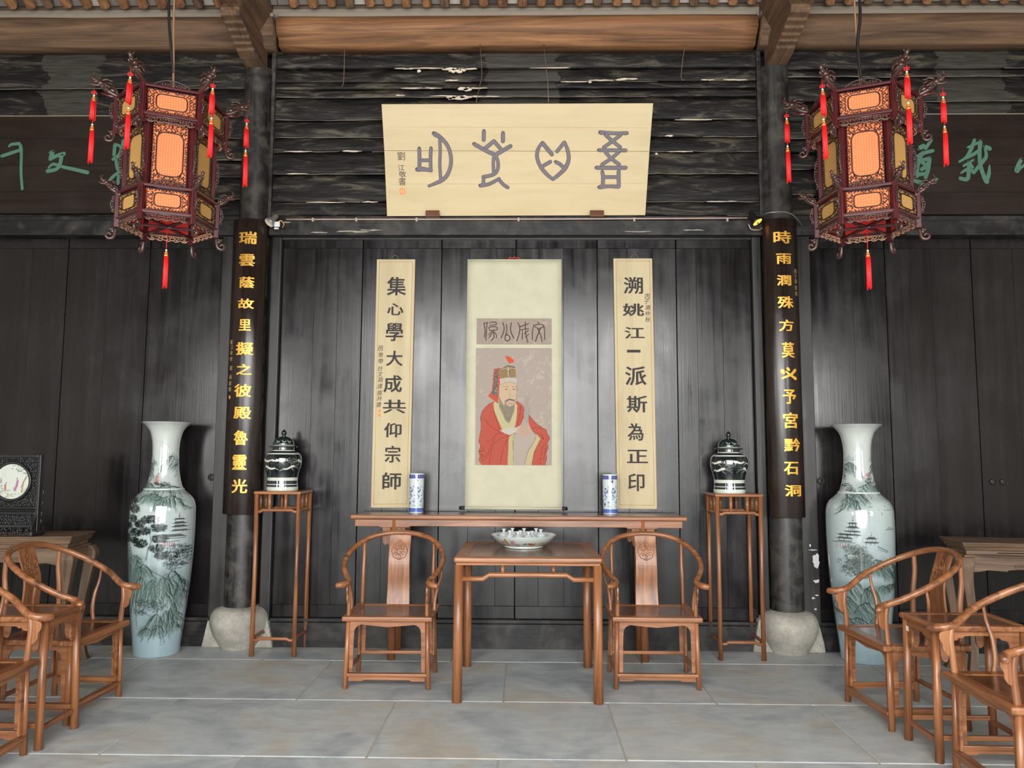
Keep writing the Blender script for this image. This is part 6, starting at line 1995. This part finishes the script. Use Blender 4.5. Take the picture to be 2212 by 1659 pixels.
def lantern(loc, rz, label, cords, extra_far):
    t = thing('palace_lantern', loc, label, 'lantern', 'hexagonal hanging palace lanterns', rz)
    tiers = [('top', .318, .668, .856, (.048, .026)), ('mid', .252, .244, .680, (.026, .060)), ('low', .284, .080, .255, (.044, .024))]
    for nm, R, z0, z1, band in tiers:
        ap = R * math.cos(R_(30))
        w_ = R
        pz0, pz1 = (z0 + .022, z1 - .022)
        ph = pz1 - pz0
        pw = w_ - .050
        # frame of the tier: corner posts and rails
        for k in range(6):
            a = R_(-60 + 60 * k)
            mbp = MB().box(-.016, .016, -.016, .016, z0 - (.045 if nm != 'mid' else 0), z1 + (.012 if nm != 'mid' else 0))
            mbp.build('post', 'lantern_wood', t, .003, (R * math.cos(a), R * math.sin(a), 0), (0, 0, a), seg=1)
        rail = ms(MB().box(-w_ / 2 + .012, w_ / 2 - .012, -.012, .010, -.007, .007), 'rail', 'lantern_wood')
        edge = ms(MB().box(-w_ / 2 + .004, w_ / 2 - .004, -.019, -.006, -.004, .004), 'rail', 'lantern_wood')
        pan = {m_: ms(MB().box(-pw / 2, pw / 2, -.001, .001, 0, ph), 'panel', m_) for m_ in ('silk_orange_sheen', 'silk_tan')}
        inner = ms(MB().box(-pw / 2, pw / 2, .004, .006, 0, ph), 'lining', 'red_cloth')
        fr = ms(fretpanel(pw, ph, -.006, band, .0030, 7), 'fretwork', 'lantern_fret')
        cm = ms(crest_mesh(w_ * (.66 if nm == 'top' else .72), .045 if nm == 'top' else .042, 3), 'crest', 'lantern_brown')
        am = crest_mesh(w_ - .04, .036, 4, False)
        am.v = [(x, y, -z) for x, y, z in am.v]
        am.f = [f[::-1] for f in am.f]
        am2 = MB(); am2.v = [(x, y + .006, z) for x, y, z in am.v]; am2.f = list(am.f); am2.sm = list(am.sm)
        am = ms(am, 'apron', 'lantern_brown')
        am2 = ms(am2, 'apron_back', 'trim_pale_wood')
        for k in range(6):
            a = R_(60 * k)
            def at(me, z, nm2, y=0.0):
                v_ = Matrix.Rotation(a, 3, 'Z') @ Vector((0, -(ap - y), 0))
                return link(nm2, me, t, 0, (v_.x, v_.y, z), (0, 0, a))
            for z in (z0, z1):
                at(rail, z + (.007 if z == z0 else -.007), 'rail')
                if nm != 'mid':
                    at(edge, z + (.010 if z == z0 else -.004), 'rail')
            po = at(pan['silk_orange_sheen' if k in (0, 3) else 'silk_tan'], pz0, 'panel')
            if k in (0, 3):
                po['label'] = 'silk panel with its orange sheen painted in'
            at(fr, (pz0 + pz1) / 2, 'fretwork')
            at(inner, pz0, 'lining')
            if nm != 'mid':
                at(cm, z1, 'crest')
                at(am, z0 - .001, 'apron')
                at(am2, z0 - .001, 'apron_back')
    dg1, dg2, hk, bs = ms(dragon(1.18), 'dragon_head', 'lantern_brown'), ms(dragon(.85), 'dragon_head', 'lantern_brown'), ms(hook(1.15), 'scroll_foot', 'lantern_brown'), ms(bracket_side(.10), 'side_scroll', 'lantern_brown')
    bs2 = ms(bracket_side(.20), 'side_scroll', 'lantern_brown')
    arm = ms(MB().tube([(-.01, 0, 0), (.09, 0, .004)], [.010, .007], 8), 'dragon_arm', 'lantern_wood')
    for k in range(6):
        a = R_(-60 + 60 * k)
        d = Vector((math.cos(a), math.sin(a), 0))
        link('dragon_head', dg1, t, 0, d * .318 + Vector((0, 0, .870)), (0, R_(-16), a))
        link('dragon_arm', arm, t, 0, d * .318 + Vector((0, 0, .854)), (0, R_(-8), a))
        link('side_scroll', bs, t, 0, d * .328 + Vector((0, 0, .72)), (0, 0, a))
        link('scroll_foot', hk, t, 0, d * .322 + Vector((0, 0, .605)), (0, 0, a))
        link('dragon_head', dg2, t, 0, d * .290 + Vector((0, 0, .256)), (0, R_(-24), a))
        link('side_scroll', bs, t, 0, d * .294 + Vector((0, 0, .13)), (0, 0, a))
        link('scroll_foot', hk, t, 0, d * .288 + Vector((0, 0, -.005)), (0, 0, a))
        link('side_scroll', bs2, t, 0, d * .260 + Vector((0, 0, .35)), (0, 0, a))
        if k != 99:
            p = d * (.318 + .128) + Vector((0, 0, .892))
            tassel(t, p, True, rnd.uniform(-.02, .02), .050 + (.02 if k % 2 else 0))
    # bars across the underside and the middle tassel
    for k in range(3):
        a = R_(60 * k)
        MB().box(-.272, .272, -.010, .010, .064 + k * .002, .080 + k * .002).build('cross_bar', 'lantern_wood', t, .002, rot=(0, 0, a))
    MB().lathe([(.0, .262), (.24, .262)], 6).build('lining', 'red_cloth', t, rot=(0, 0, 0))
    MB().lathe([(.0, .835), (.30, .835)], 6).build('top_lining', 'lantern_wood', t)
    for z in (.671,):
        mb = MB().lathe([(.245, z), (.308, z)], 6)
        mb.build('ledge', 'red_cloth', t)
    for k in range(3):
        MB().box(-.305, .305, -.010, .010, .844 + k * .002, .858 + k * .002).build('top_bar', 'lantern_wood', t, .002, rot=(0, 0, R_(60 * k)))
    tassel(t, (0, 0, .07), False, 0, .15)
    Lz = zr(loc[1]) + .06 - loc[2]
    if cords == 'left':
        MB().tube([(0, 0, .85), (-.012, 0, 1.2), (-.024, 0, 1.6), (-.03, 0, Lz)], .0062, 8, 6).build('rope', 'rope', t)
        MB().tube([(-.01, -.006, 1.08), (-.03, -.012, 1.25), (-.05, -.012, 1.45), (-.055, -.01, 1.75), (-.05, -.01, Lz)], [.004, .0085, .0085, .0085, .0085], 8, 6).build('cable', 'cable', t)
    else:
        MB().tube([(0, 0, .85), (-.012, 0, 1.2), (-.02, 0, 1.6), (-.026, 0, Lz)], .0062, 8, 6).build('rope', 'rope', t)
        MB().tube([(.018, -.01, .862), (.004, -.014, 1.0), (-.012, -.014, 1.25), (.01, -.014, 1.45), (.006, -.012, 1.8), (.002, -.01, Lz)], .0095, 8, 6).build('cable', 'cable', t)
    return t
lantern((-2.212, -1.40, 2.852), R_(24), 'ornate hexagonal palace lantern with red tassels, hanging in front of the left bay', 'left', None)
lantern((2.148, -1.40, 2.850), R_(-22), 'ornate hexagonal palace lantern with red tassels, hanging in front of the right bay', 'right', None)
